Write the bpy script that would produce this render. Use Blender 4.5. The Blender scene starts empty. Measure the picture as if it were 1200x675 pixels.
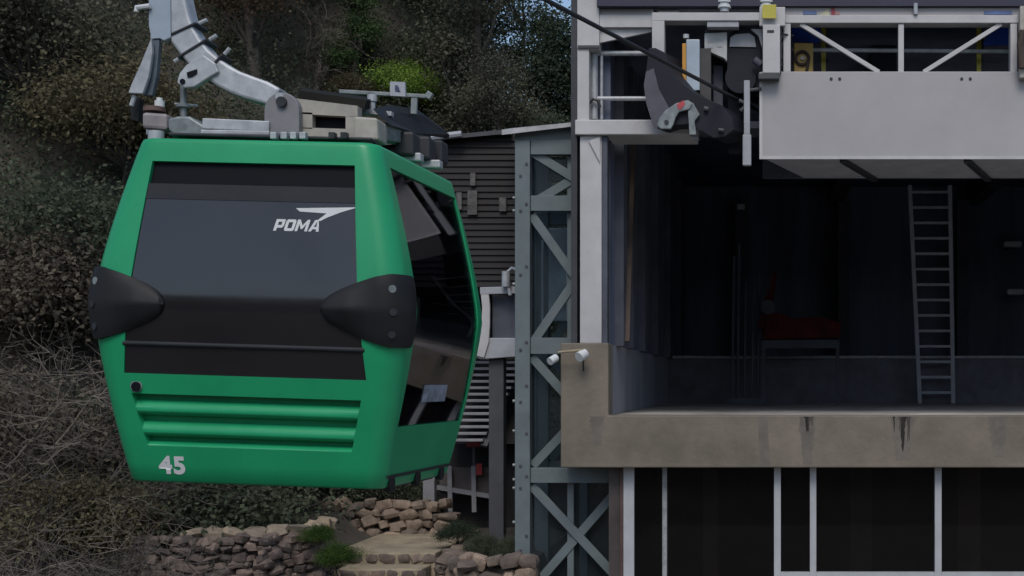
import bpy, bmesh, math, random
import numpy as np
from mathutils import Vector, Matrix, Euler

random.seed(7)
rng = np.random.default_rng(7)
scene = bpy.context.scene
COL = scene.collection
VX, HY, FPX, CZ = 900.0, 448.0, 1600.0, 2.3     # photo: vanishing point, horizon row, focal length (px of 1200)


def X(px, Y): return (px - VX) * Y / FPX
def Z(py, Y): return CZ + (HY - py) * Y / FPX
def P(px, py, Y): return Vector((X(px, Y), Y, Z(py, Y)))


# ------------------------------------------------------------------ materials
MATS = {}


def mat(name, col, rough=0.6, metal=0.0, var=0.18, scale=3.0, coat=0.0, bump=0.0, bscale=40.0, spec=0.5, streak=0.0, dirt=None, tone=0.0):
    m = bpy.data.materials.new(name); m.use_nodes = True
    nt = m.node_tree; N = nt.nodes; L = nt.links
    b = N['Principled BSDF']
    b.inputs['Roughness'].default_value = rough
    b.inputs['Metallic'].default_value = metal
    b.inputs['Specular IOR Level'].default_value = spec
    b.inputs['Coat Weight'].default_value = coat
    b.inputs['Coat Roughness'].default_value = 0.12
    tc = N.new('ShaderNodeTexCoord')
    mp = N.new('ShaderNodeMapping')
    L.new(tc.outputs['Object'], mp.inputs['Vector'])
    mp.inputs['Scale'].default_value = (1, 1, 0.12 if streak else 1)
    nz = N.new('ShaderNodeTexNoise'); nz.inputs['Scale'].default_value = scale; nz.inputs['Detail'].default_value = 6
    nz.inputs['Roughness'].default_value = 0.65
    L.new(mp.outputs['Vector'], nz.inputs['Vector'])
    rp = N.new('ShaderNodeValToRGB')
    c = Vector(col)
    d = Vector(dirt) if dirt else c * (1 - 2 * var)
    e = rp.color_ramp.elements
    e[0].position = 0.32; e[0].color = (*d, 1)
    e[1].position = 0.66; e[1].color = (*(c * (1 + var)), 1)
    L.new(nz.outputs['Fac'], rp.inputs['Fac'])
    out = rp.outputs['Color']
    if tone:
        at = N.new('ShaderNodeAttribute'); at.attribute_name = 'tone'
        hs = N.new('ShaderNodeMix'); hs.data_type = 'RGBA'; hs.blend_type = 'MULTIPLY'; hs.inputs['Factor'].default_value = 1
        cr = N.new('ShaderNodeValToRGB')
        ee = cr.color_ramp.elements
        ee[0].position = 0; ee[0].color = (1 - tone, 1 - tone, 1 - tone * 1.05, 1)
        ee[1].position = 1; ee[1].color = (1 + tone * 1.4, 1 + tone * 1.15, 1 + tone * 0.6, 1)
        L.new(at.outputs['Fac'], cr.inputs['Fac'])
        L.new(out, hs.inputs['A']); L.new(cr.outputs['Color'], hs.inputs['B'])
        out = hs.outputs['Result']
    L.new(out, b.inputs['Base Color'])
    mr = N.new('ShaderNodeMapRange')
    mr.inputs['To Min'].default_value = max(0.02, rough - 0.1); mr.inputs['To Max'].default_value = min(1, rough + 0.12)
    L.new(nz.outputs['Fac'], mr.inputs['Value']); L.new(mr.outputs['Result'], b.inputs['Roughness'])
    if bump:
        n2 = N.new('ShaderNodeTexNoise'); n2.inputs['Scale'].default_value = bscale; n2.inputs['Detail'].default_value = 5
        L.new(tc.outputs['Object'], n2.inputs['Vector'])
        bp = N.new('ShaderNodeBump'); bp.inputs['Strength'].default_value = bump; bp.inputs['Distance'].default_value = 0.03
        L.new(n2.outputs['Fac'], bp.inputs['Height']); L.new(bp.outputs['Normal'], b.inputs['Normal'])
    MATS[name] = m
    return m


def glass_mat(name, tint, trans, rough=0.03, spec=0.5, tcol=(0.55, 0.62, 0.66)):
    m = bpy.data.materials.new(name); m.use_nodes = True
    nt = m.node_tree; N = nt.nodes; L = nt.links
    b = N['Principled BSDF']
    b.inputs['Base Color'].default_value = (*tint, 1); b.inputs['Roughness'].default_value = rough
    b.inputs['Specular IOR Level'].default_value = spec
    tr = N.new('ShaderNodeBsdfTransparent'); tr.inputs['Color'].default_value = (*tcol, 1)
    mx = N.new('ShaderNodeMixShader'); mx.inputs['Fac'].default_value = trans
    L.new(b.outputs[0], mx.inputs[1]); L.new(tr.outputs[0], mx.inputs[2])
    L.new(mx.outputs[0], N['Material Output'].inputs['Surface'])
    MATS[name] = m
    return m


M_green = mat('green_paint', (0.013, 0.30, 0.122), 0.36, var=0.05, scale=2, coat=0.08, spec=0.38, bump=0.02, bscale=6)
M_glass = mat('tinted_acrylic', (0.0145, 0.0138, 0.0155), 0.10, var=0.1, scale=1.2, bump=0.015, bscale=1.6, spec=0.75)
M_vent = mat('vent_black', (0.005, 0.005, 0.008), 0.6, var=0.1, spec=0.15)
M_bar = mat('charcoal_plastic', (0.022, 0.024, 0.028), 0.55, var=0.1, spec=0.3)
M_rubber = mat('black_rubber', (0.013, 0.0135, 0.0145), 0.55, var=0.15, bump=0.08, bscale=160, spec=0.28)
M_white = mat('white_lettering', (0.62, 0.64, 0.63), 0.5, var=0.05)
M_galv = mat('galvanised_steel', (0.42, 0.44, 0.455), 0.5, metal=0.25, var=0.14, scale=9, bump=0.05, bscale=90)
M_cast = mat('cast_grey', (0.22, 0.25, 0.25), 0.5, metal=0.3, var=0.2, scale=12)
M_cream = mat('cream_metal', (0.36, 0.34, 0.29), 0.55, var=0.12, scale=7)
M_pivot = mat('pivot_grey', (0.20, 0.20, 0.205), 0.5, var=0.08, scale=5)
M_dark = mat('dark_steel', (0.03, 0.032, 0.036), 0.45, metal=0.3, var=0.2, scale=8)
M_bluegrey = mat('bluegrey_metal', (0.36, 0.42, 0.47), 0.4, metal=0.2, var=0.08)
M_conc = mat('concrete', (0.192, 0.158, 0.126), 0.88, var=0.12, scale=1.1, bump=0.25, bscale=14, dirt=(0.122, 0.110, 0.078))
M_lining = mat('lining', (0.26, 0.27, 0.30), 0.7, var=0.2, scale=1.2, streak=1)
M_steel = mat('painted_steel', (0.465, 0.455, 0.45), 0.5, var=0.08, scale=1.6, bump=0.04, bscale=25)
M_panel = mat('panel_white', (0.36, 0.345, 0.345), 0.5, var=0.05, scale=0.9, bump=0.03, bscale=3)
M_soffit = mat('soffit_grey', (0.34, 0.35, 0.37), 0.6, var=0.1)
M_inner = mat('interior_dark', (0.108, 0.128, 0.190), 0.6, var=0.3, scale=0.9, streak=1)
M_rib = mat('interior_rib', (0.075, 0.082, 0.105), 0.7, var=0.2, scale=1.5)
M_floor = mat('deck_floor', (0.42, 0.40, 0.37), 0.75, var=0.25, scale=0.7)
M_roof = mat('roof_navy', (0.018, 0.018, 0.04), 0.5, var=0.1)
M_stain = mat('water_stain', (0.022, 0.018, 0.014), 0.9, var=0.3, scale=6)
M_tower = mat('tower_greygreen', (0.125, 0.155, 0.158), 0.55, var=0.1, scale=2.5, bump=0.03)
M_tglass = glass_mat('tower_glass', (0.05, 0.062, 0.07), 0.80, tcol=(.82, .88, .91))
M_wglass = glass_mat('window_glass', (0.010, 0.009, 0.009), 0.68, spec=0.4, tcol=(.8, .78, .76))
M_sglass = glass_mat('far_glass', (0.006, 0.006, 0.009), 0.85, rough=0.015, spec=0.5, tcol=(.86, .88, .9))
M_dglass = bpy.data.materials.new('coated_door_glass'); M_dglass.use_nodes = True
_nt = M_dglass.node_tree; _nt.nodes.remove(_nt.nodes['Principled BSDF'])
_g = _nt.nodes.new('ShaderNodeBsdfGlossy'); _g.inputs['Roughness'].default_value = .012; _g.inputs['Color'].default_value = (.92, .90, .90, 1)
_t2 = _nt.nodes.new('ShaderNodeBsdfTransparent'); _t2.inputs['Color'].default_value = (.42, .42, .47, 1)
_x = _nt.nodes.new('ShaderNodeMixShader'); _x.inputs['Fac'].default_value = .19
_nt.links.new(_t2.outputs[0], _x.inputs[1]); _nt.links.new(_g.outputs[0], _x.inputs[2]); _nt.links.new(_x.outputs[0], _nt.nodes['Material Output'].inputs['Surface'])
M_mull = mat('mullion_white', (0.42, 0.43, 0.44), 0.45, var=0.06)
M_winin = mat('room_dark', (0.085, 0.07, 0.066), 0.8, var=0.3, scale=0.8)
M_brownstrip = mat('brown_trim', (0.085, 0.05, 0.043), 0.7, var=0.2)
M_ladder = mat('ladder_alu', (0.34, 0.35, 0.38), 0.5, metal=0.0, var=0.1)
M_yellow = mat('yellow_paint', (0.52, 0.46, 0.06), 0.5, var=0.08)
M_ochre = mat('ochre_box', (0.36, 0.24, 0.06), 0.6, var=0.12)
M_orange = mat('orange_edge', (0.55, 0.26, 0.03), 0.5, var=0.08)
M_blue = mat('blue_sheet', (0.03, 0.11, 0.60), 0.5, var=0.15)
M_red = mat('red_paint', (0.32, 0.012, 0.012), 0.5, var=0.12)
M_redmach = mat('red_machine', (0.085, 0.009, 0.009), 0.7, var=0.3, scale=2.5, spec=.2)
M_rope = mat('steel_rope', (0.018, 0.020, 0.024), 0.6, metal=0.0, var=0.2, scale=60)
M_guide = mat('guide_black', (0.015, 0.016, 0.023), 0.6, spec=0.25, var=0.15, scale=3)
M_clad = mat('brown_cladding', (0.0145, 0.0115, 0.0115), 0.75, var=0.25, scale=3)
M_post = mat('dark_post', (0.06, 0.06, 0.065), 0.6, var=0.12)
M_tread = mat('stair_tread', (0.26, 0.26, 0.27), 0.55, metal=0.2, var=0.12)
M_sand = mat('sandy_paving', (0.30, 0.25, 0.17), 0.9, var=0.18, scale=2.5, bump=0.3, bscale=30)
M_stone = mat('rubble_stone', (0.135, 0.108, 0.104), 0.9, var=0.25, scale=5, bump=0.5, bscale=18, tone=0.45)
M_paler = mat('pale_stone', (0.185, 0.148, 0.128), 0.9, var=0.22, scale=5, bump=0.5, bscale=18, tone=0.4)
M_cap = mat('capping_stone', (0.26, 0.215, 0.165), 0.9, var=0.2, scale=5, bump=0.4, bscale=18, tone=0.35)
M_soil = mat('hill_soil', (0.070, 0.061, 0.048), 0.95, var=0.4, scale=0.5, bump=0.5, bscale=3)
M_bark = mat('bark', (0.065, 0.055, 0.046), 0.9, var=0.3, scale=6, bump=0.4, bscale=30)
M_twig = mat('dry_twig', (0.108, 0.098, 0.089), 0.9, var=0.2, scale=2, tone=0.4)
LEAF = {}
for _n, _c in {'dark': (.086, .108, .076), 'deep': (.050, .070, .050), 'olive': (.132, .122, .080), 'grey': (.105, .108, .085), 'mid': (.072, .125, .055),
               'bright': (.22, .35, .075), 'lime': (.055, .105, .026), 'rust': (.095, .070, .050), 'brown': (.142, .127, .105)}.items():
    _m = mat('leaf_' + _n, _c, 0.7, var=0.16, scale=0.6, tone=0.32, spec=0.10)
    _t = _m.node_tree; _b = _t.nodes['Principled BSDF']
    _tr = _t.nodes.new('ShaderNodeBsdfTranslucent'); _mx = _t.nodes.new('ShaderNodeMixShader'); _mx.inputs['Fac'].default_value = .38
    _t.links.new(_b.inputs['Base Color'].links[0].from_socket, _tr.inputs['Color'])
    _t.links.new(_b.outputs[0], _mx.inputs[1]); _t.links.new(_tr.outputs[0], _mx.inputs[2]); _t.links.new(_mx.outputs[0], _t.nodes['Material Output'].inputs['Surface'])
    LEAF[_n] = _m


# ------------------------------------------------------------------ mesh builder
class MB:
    def __init__(s): s.v = []; s.f = []; s.t = []
    def add(s, vs, fs, tone=0.5):
        o = len(s.v); s.v += [tuple(v) for v in vs]
        for f in fs: s.f.append(tuple(i + o for i in f)); s.t.append(tone)
        return s
    def hexa(s, p):      # 8 points: bottom 4 ccw, top 4 ccw
        return s.add(p, [(3, 2, 1, 0), (4, 5, 6, 7), (0, 1, 5, 4), (1, 2, 6, 5), (2, 3, 7, 6), (3, 0, 4, 7)])
    def box(s, x0, x1, y0, y1, z0, z1):
        return s.hexa([(x0, y0, z0), (x1, y0, z0), (x1, y1, z0), (x0, y1, z0), (x0, y0, z1), (x1, y0, z1), (x1, y1, z1), (x0, y1, z1)])
    def beam(s, a, b, w, d, up=(0, 1, 0)):   # rectangular bar a->b; d along 'up', w across
        a = Vector(a); b = Vector(b); t = (b - a).normalized(); u = Vector(up); u = (u - t * u.dot(t)).normalized(); n = t.cross(u)
        q = [(-w / 2, -d / 2), (w / 2, -d / 2), (w / 2, d / 2), (-w / 2, d / 2)]
        return s.hexa([a + n * i + u * j for i, j in q] + [b + n * i + u * j for i, j in q])
    def tube(s, pts, r, n=8, tone=0.5, caps=True):
        pts = [Vector(p) for p in pts]
        rs = r if isinstance(r, (list, tuple)) else [r] * len(pts)
        vs = []; fs = []; ref = None
        for i, p in enumerate(pts):
            t = (pts[min(i + 1, len(pts) - 1)] - pts[max(i - 1, 0)]).normalized()
            if ref is None:
                ref = Vector((0, 0, 1)) if abs(t.z) < 0.9 else Vector((1, 0, 0))
            u = (ref - t * ref.dot(t)).normalized(); w = t.cross(u); ref = u
            for k in range(n):
                a = 2 * math.pi * k / n
                vs.append(p + (u * math.cos(a) + w * math.sin(a)) * rs[i])
        for i in range(len(pts) - 1):
            for k in range(n):
                fs.append((i * n + k, i * n + (k + 1) % n, (i + 1) * n + (k + 1) % n, (i + 1) * n + k))
        if caps:
            fs.append(tuple(range(n))[::-1]); fs.append(tuple((len(pts) - 1) * n + k for k in range(n)))
        return s.add(vs, fs, tone)
    def sweep(s, pts, w, d, up=(0, 1, 0)):   # rectangular section swept along a polyline
        pts = [Vector(p) for p in pts]; vs = []; fs = []
        for i, p in enumerate(pts):
            t = (pts[min(i + 1, len(pts) - 1)] - pts[max(i - 1, 0)]).normalized()
            u = Vector(up); u = (u - t * u.dot(t)).normalized(); n = t.cross(u)
            ww = w[i] if isinstance(w, (list, tuple)) else w
            for a, b in ((-1, -1), (1, -1), (1, 1), (-1, 1)): vs.append(p + n * (a * ww / 2) + u * (b * d / 2))
        for i in range(len(pts) - 1):
            for k in range(4): fs.append((i * 4 + k, i * 4 + (k + 1) % 4, i * 4 + 4 + (k + 1) % 4, i * 4 + 4 + k))
        m = len(pts) - 1
        fs += [(3, 2, 1, 0), (m * 4, m * 4 + 1, m * 4 + 2, m * 4 + 3)]
        return s.add(vs, fs)
    def prism(s, poly, d):                   # polygon of 3D points extruded by vector d
        poly = [Vector(p) for p in poly]; d = Vector(d); n = len(poly)
        vs = poly + [p + d for p in poly]
        fs = [tuple(range(n)), tuple(range(2 * n - 1, n - 1, -1))] + [(i, i + n, (i + 1) % n + n, (i + 1) % n) for i in range(n)]
        return s.add(vs, fs)
    def disc(s, c, axis, r, h, n=20):
        c = Vector(c); a = Vector(axis).normalized()
        return s.tube([c, c + a * h], r, n)
    def rock(s, c, sx, sy, sz, tone):
        vs = []; fs = []; nu, nv = 7, 5
        ph = random.random() * 6; rr = [[1 + random.uniform(-.17, .17) for _ in range(nu)] for _ in range(nv)]
        vs.append(Vector((0, 0, -1)))
        for j in range(nv):
            th = math.pi * (j + 1) / (nv + 1)
            for i in range(nu):
                a = ph + 2 * math.pi * i / nu
                ss = lambda q: math.copysign(abs(q) ** 0.6, q)
                vs.append(Vector((ss(math.sin(th) * math.cos(a)), ss(math.sin(th) * math.sin(a)), -ss(math.cos(th)))) * rr[j][i])
        vs.append(Vector((0, 0, 1)))
        for i in range(nu):
            fs.append((0, 1 + (i + 1) % nu, 1 + i))
            fs.append((len(vs) - 1, 1 + (nv - 1) * nu + i, 1 + (nv - 1) * nu + (i + 1) % nu))
        for j in range(nv - 1):
            for i in range(nu):
                fs.append((1 + j * nu + i, 1 + j * nu + (i + 1) % nu, 1 + (j + 1) * nu + (i + 1) % nu, 1 + (j + 1) * nu + i))
        R = Euler((random.uniform(-.2, .2), random.uniform(-.35, .35), random.uniform(-.3, .3))).to_matrix()
        c = Vector(c)
        return s.add([c + R @ Vector((v.x * sx, v.y * sy, v.z * sz)) for v in vs], fs, tone)
    def build(s, name, m, parent=None, bevel=0.0, smooth=False, local=False, fix=True, sharp=None):
        me = bpy.data.meshes.new(name)
        off = Vector((0, 0, 0))
        vs = s.v
        if parent is not None and not local:
            inv = wm(parent).inverted()
            vs = [tuple(inv @ Vector(v)) for v in s.v]
        me.from_pydata(vs, [], s.f); me.update()
        if fix:
            bm = bmesh.new(); bm.from_mesh(me); bmesh.ops.recalc_face_normals(bm, faces=bm.faces[:]); bm.to_mesh(me); bm.free()
        at = me.attributes.new('tone', 'FLOAT', 'FACE'); at.data.foreach_set('value', s.t)
        if smooth:
            me.polygons.foreach_set('use_smooth', [True] * len(me.polygons))
            me.set_sharp_from_angle(angle=math.radians(sharp or 40))
        me.materials.append(m)
        o = bpy.data.objects.new(name, me); COL.objects.link(o)
        if parent is not None: o.parent = parent
        if bevel:
            b = o.modifiers.new('bevel', 'BEVEL'); b.width = bevel; b.segments = 2; b.limit_method = 'ANGLE'; b.angle_limit = math.radians(40)
        return o


def wm(o):
    m = Matrix.LocRotScale(o.location, o.rotation_euler, o.scale)
    return wm(o.parent) @ m if o.parent else m


def tag(o, label=None, cat=None, group=None, kind=None):
    if label: o['label'] = label
    if cat: o['category'] = cat
    if group: o['group'] = group
    if kind: o['kind'] = kind
    return o


def empty(name, loc, label, cat, group=None, rot=(0, 0, 0)):
    o = bpy.data.objects.new(name, None); COL.objects.link(o)
    o.location = loc; o.rotation_euler = rot; o.empty_display_size = 0.2
    return tag(o, label, cat, group)


def copy_tree(o, parent=None):
    c = o.copy(); COL.objects.link(c)
    if parent: c.parent = parent
    for ch in list(o.children): copy_tree(ch, c)
    return c


# ================================================================== GONDOLA CABIN
G = dict(cx=-3.2313, Y0=8.5245, z0=-0.6606 + CZ, roll=0.0307, yaw=-0.0556, A=1.0236, at=.244, ab=.185, et=.1228, eb=.23, L=1.992,
         wt=.654, hT=2.046, wb=.781, hB=.695, lw1=.742, lh1=.5686, lw0=.665, lh0=.236, H=2.192, hb=1.142, shT=2.065, shB=.40)
Lc = G['L']
rotG = Euler((0, G['roll'], G['yaw']))
ctr = Vector((G['cx'], G['Y0'] + Lc / 2, G['z0'] + 1.1))
locG = ctr + rotG.to_matrix() @ Vector((0, 0, -1.1))
cab = empty('gondola_cabin', locG, 'emerald green gondola cabin numbered 45 hanging from a curved grey arm', 'cable car', rot=rotG)


def prof(h, top, bot):
    if h > G['hb']: return top * ((h - G['hb']) / (G['H'] - G['hb'])) ** 1.3
    return bot * ((G['hb'] - h) / G['hb']) ** 1.3
def ah(h): return G['A'] - prof(h, G['at'], G['ab'])
def eh(h): return prof(h, G['et'], G['eb'])
def rh(h): return 0.115 + 0.045 * max(0, 1 - abs(h - G['hb']) / 1.1)
def fw(h):
    if h >= G['hB']: return G['wb'] + (G['wt'] - G['wb']) * (h - G['hB']) / (G['hT'] - G['hB'])
    return G['lw0'] + (G['lw1'] - G['lw0']) * (h - G['lh0']) / (G['lh1'] - G['lh0'])


SV0, SV1 = 0.285, Lc - 0.245
def sv(h): return max(SV0, eh(h) + rh(h) + .012), min(SV1, Lc - eh(h) - rh(h) - .012)
FR = [-1, -.75, -.5, -.25, 0, .25, .5, .75, 1]


def ring(h, inset=0.0):
    a = ah(h) - inset; e = eh(h) + inset; r = max(0.05, rh(h) - inset * .5); F = a - r
    w = min(fw(h), F - 0.004)
    out = [(-F, e)] + [(w * q, e) for q in FR] + [(F, e)]
    n = 7
    def arc(cx, cy, a0):
        return [(cx + r * math.cos(a0 + math.pi / 2 * k / n), cy + r * math.sin(a0 + math.pi / 2 * k / n)) for k in range(1, n)]
    out += arc(F, e + r, -math.pi / 2)
    s_a, s_b = sv(h); s = [s_a + (s_b - s_a) * k / 6 for k in range(7)]
    out += [(a, e + r)] + [(a, q) for q in s] + [(a, Lc - e - r)]
    out += arc(F, Lc - e - r, 0)
    out += [(F, Lc - e)] + [(-w * q, Lc - e) for q in FR] + [(-F, Lc - e)]
    out += arc(-F, Lc - e - r, math.pi / 2)
    out += [(-a, Lc - e - r)] + [(-a, q) for q in s[::-1]] + [(-a, e + r)]
    out += arc(-F, e + r, math.pi)
    return [Vector((u, v - Lc / 2, h)) for u, v in out]


NF = 11
FRONT0 = 1; SIDE0 = NF + 6 + 1; BACK0 = NF + 6 + 9 + 6 + 1; LEFT0 = NF + 6 + 9 + 6 + NF + 6 + 1
levels = sorted({0.012, .12, .236, .33, .40, .5, .5686, .64, .695, .8, .9, 1.0, 1.07, 1.142, 1.21, 1.3, 1.45, 1.6, 1.75, 1.9, 2.046, 2.065, 2.12, 2.165})
rings = [(0.0, .014)] + [(h, 0.0) for h in levels] + [(2.188, .003), (2.196, .016), (2.203, .10)]
mb = MB(); idx = []
for h, ins in rings:
    rg = ring(h, ins); idx.append(len(mb.v)); mb.v += [tuple(p) for p in rg]; NR = len(rg)
for i in range(len(rings) - 1):
    h0, h1 = rings[i][0], rings[i + 1][0]; hm = (h0 + h1) / 2
    for k in range(NR):
        fr = FRONT0 <= k < FRONT0 + 8; bk = BACK0 <= k < BACK0 + 8
        sd = SIDE0 <= k < SIDE0 + 6 or LEFT0 <= k < LEFT0 + 6
        if (fr or bk) and G['hB'] < hm < G['hT']: continue
        if fr and G['lh0'] < hm < G['lh1']: continue
        if sd and G['shB'] < hm < G['shT']: continue
        mb.f.append((idx[i] + k, idx[i] + (k + 1) % NR, idx[i + 1] + (k + 1) % NR, idx[i + 1] + k)); mb.t.append(.5)
mb.f.append(tuple(idx[-1] + k for k in range(NR))); mb.t.append(.5)
mb.f.append(tuple(idx[0] + k for k in range(NR))[::-1]); mb.t.append(.5)
shell = mb.build('body_shell', M_green, cab, local=True, smooth=True, fix=False, sharp=50)
sm = shell.modifiers.new('thickness', 'SOLIDIFY'); sm.thickness = 0.035; sm.offset = -1; shell.data.materials.append(mat('cabin_lining', (.045, .045, .048), .7)); sm.material_offset = 1; sm.material_offset_rim = 0
es = shell.modifiers.new('edges', 'EDGE_SPLIT'); es.split_angle = math.radians(45)


def fpt(u, h, d=0.0): return Vector((u, eh(h) - Lc / 2 - d, h))


def panel(name, m, h0, h1, depth, wfun, side='front', rows=10, cols=12, thick=0.012, dfun=None):
    p = MB(); vs = []; fs = []
    for i in range(rows + 1):
        h = h0 + (h1 - h0) * i / rows
        for k in range(cols + 1):
            q = k / cols
            d = depth + (dfun(q, i / rows) if dfun else 0)
            if side == 'front': vs.append(fpt(wfun(h) * (2 * q - 1), h, -d))
            elif side == 'back': vs.append(Vector((-wfun(h) * (2 * q - 1), Lc / 2 - eh(h) - d, h)))
            elif side == 'right': vs.append(Vector((ah(h) - d, sv(h)[0] + (sv(h)[1] - sv(h)[0]) * q - Lc / 2, h)))
            else: vs.append(Vector((-ah(h) + d, sv(h)[1] + (sv(h)[0] - sv(h)[1]) * q - Lc / 2, h)))
    for i in range(rows):
        for k in range(cols):
            a = i * (cols + 1) + k; fs.append((a, a + 1, a + cols + 2, a + cols + 1))
    p.add(vs, fs)
    o = p.build(name, m, cab, local=True, smooth=True, fix=False)
    s_ = o.modifiers.new('thickness', 'SOLIDIFY'); s_.thickness = thick; s_.offset = -1
    e_ = o.modifiers.new('edges', 'EDGE_SPLIT'); e_.split_angle = math.radians(40)
    return o


hv, hbar = 1.905, 1.808
panel('vent_opening', M_vent, hv, G['hT'] - .002, .030, lambda h: fw(h) - .002, rows=3)
panel('vent_bar', M_bar, hbar - .004, hv - .003, .004, lambda h: fw(h) - .002, rows=2)
wgl = panel('end_window', M_glass, G['hB'] + .002, hbar - .001, .009, lambda h: fw(h) - .002, rows=26)
# raised lower lip moulded across the lower part of the window
lip = MB()
lip.tube([fpt(-.775 + 1.55 * k / 12, .885, -.010) for k in range(13)], .017, 10)
lip.build('window_moulding', M_bar, wgl, local=True, smooth=True)
panel('end_window', M_sglass, G['hB'] + .002, G['hT'] - .002, .011, lambda h: fw(h) - .002, side='back', rows=12)
for sd in ('right', 'left'):
    dw = panel('door_window', M_dglass if sd == 'right' else M_sglass, G['shB'] + .002, G['shT'] - .002, .012, None, side=sd, rows=24)
b = MB(); b.box(.62, .80, -.86, .86, .86, .965); b.build('bench', mat('bench_grey', (.6, .6, .58), .7, var=.1), cab, local=True, bevel=.02)
b = MB(); b.beam((.74, -.66, .50), (.74, .30, .86), .085, .03, (1, 0, 0)); b.prism([(.73, -.80, .72), (.73, -.56, .72), (.73, -.62, .47), (.73, -.76, .47)], (.02, 0, 0)); b.build('bench_bracket', mat('bracket_pale', (.65, .64, .64), .6), cab, local=True)
b = MB(); b.disc((.45, .42, 1.93), (.3, -.4, -1), .17, .03, 20); b.build('reflection_disc', mat('reflection_grey', (.42, .41, .40), .6), cab, local=True)  # made-up disc standing in for a bright reflection in the door glass
b = MB(); b.beam((.55, -.55, 1.86), (.55, .55, 1.80), .07, .03, (1, 0, 0)); b.beam((.55, -.25, 1.80), (.55, .25, 1.52), .07, .03, (1, 0, 0)); b.build('reflection_bars', M_white, cab, local=True)  # added white bars standing in for reflected station steel in the door glass
b = MB(); b.box(.60, .63, -.68, .40, 1.37, 1.41); b.build('pale_strip', M_white, cab, local=True)  # white strip put in for a pale streak in the door glass
b = MB(); b.box(-.66, .68, -.72, .72, .02, .05); b.build('cabin_floor', M_dark, cab, local=True)
# sticker on the door window
st = MB(); st.box(0, 0, 0, 0, 0, 0); st = MB()
for q0, q1, h0, h1 in ((.70, 1.22, .555, .672),):
    vs = [Vector((ah(h) - .004, q - Lc / 2, h)) for q, h in ((q0, h0), (q1, h0), (q1, h1), (q0, h1))]
    st.prism(vs, (-.006, 0, 0))
o = st.build('door_sticker', mat('pale_sticker', (0.27, 0.30, 0.36), 0.5, var=0.3, scale=14), cab, local=True)
o['label'] = 'pale blue-white rectangular sticker low on the door glass'
# lower louvres
per = .137
def ld(q):
    t = q
    k = t % per / per
    if t > 2 * per:
        k = (t - 2 * per) / (G['lh1'] - G['lh0'] - 2 * per)
        return -.07 if k < .45 else -.046 * (1 - (k - .45) / .55) ** 1.5
    if k < .27: return -.07
    qq = (k - .27) / .73
    if qq < .72: return -.050 + .054 * math.sin(math.pi / 2 * qq / .72) ** .85
    return .004 - .045 * ((qq - .72) / .28) ** 2
lv = MB(); rows = 110; colsu = [-1, -.992] + [-.75 + .25 * i for i in range(7)] + [.992, 1]
vs = []; fs = []
for i in range(rows + 1):
    h = G['lh1'] - (G['lh1'] - G['lh0']) * i / rows
    for j, q in enumerate(colsu):
        d = 0 if j in (0, len(colsu) - 1) or i in (0,) else ld(G['lh1'] - h)
        if i == rows: d = 0
        vs.append(fpt(q * fw(h), h, d))
nc = len(colsu)
for i in range(rows):
    for j in range(nc - 1): a = i * nc + j; fs.append((a + nc, a + nc + 1, a + 1, a))
lv.add(vs, fs); lv.build('louvre_panel', M_green, cab, local=True, smooth=True, fix=False, sharp=30)


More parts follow.
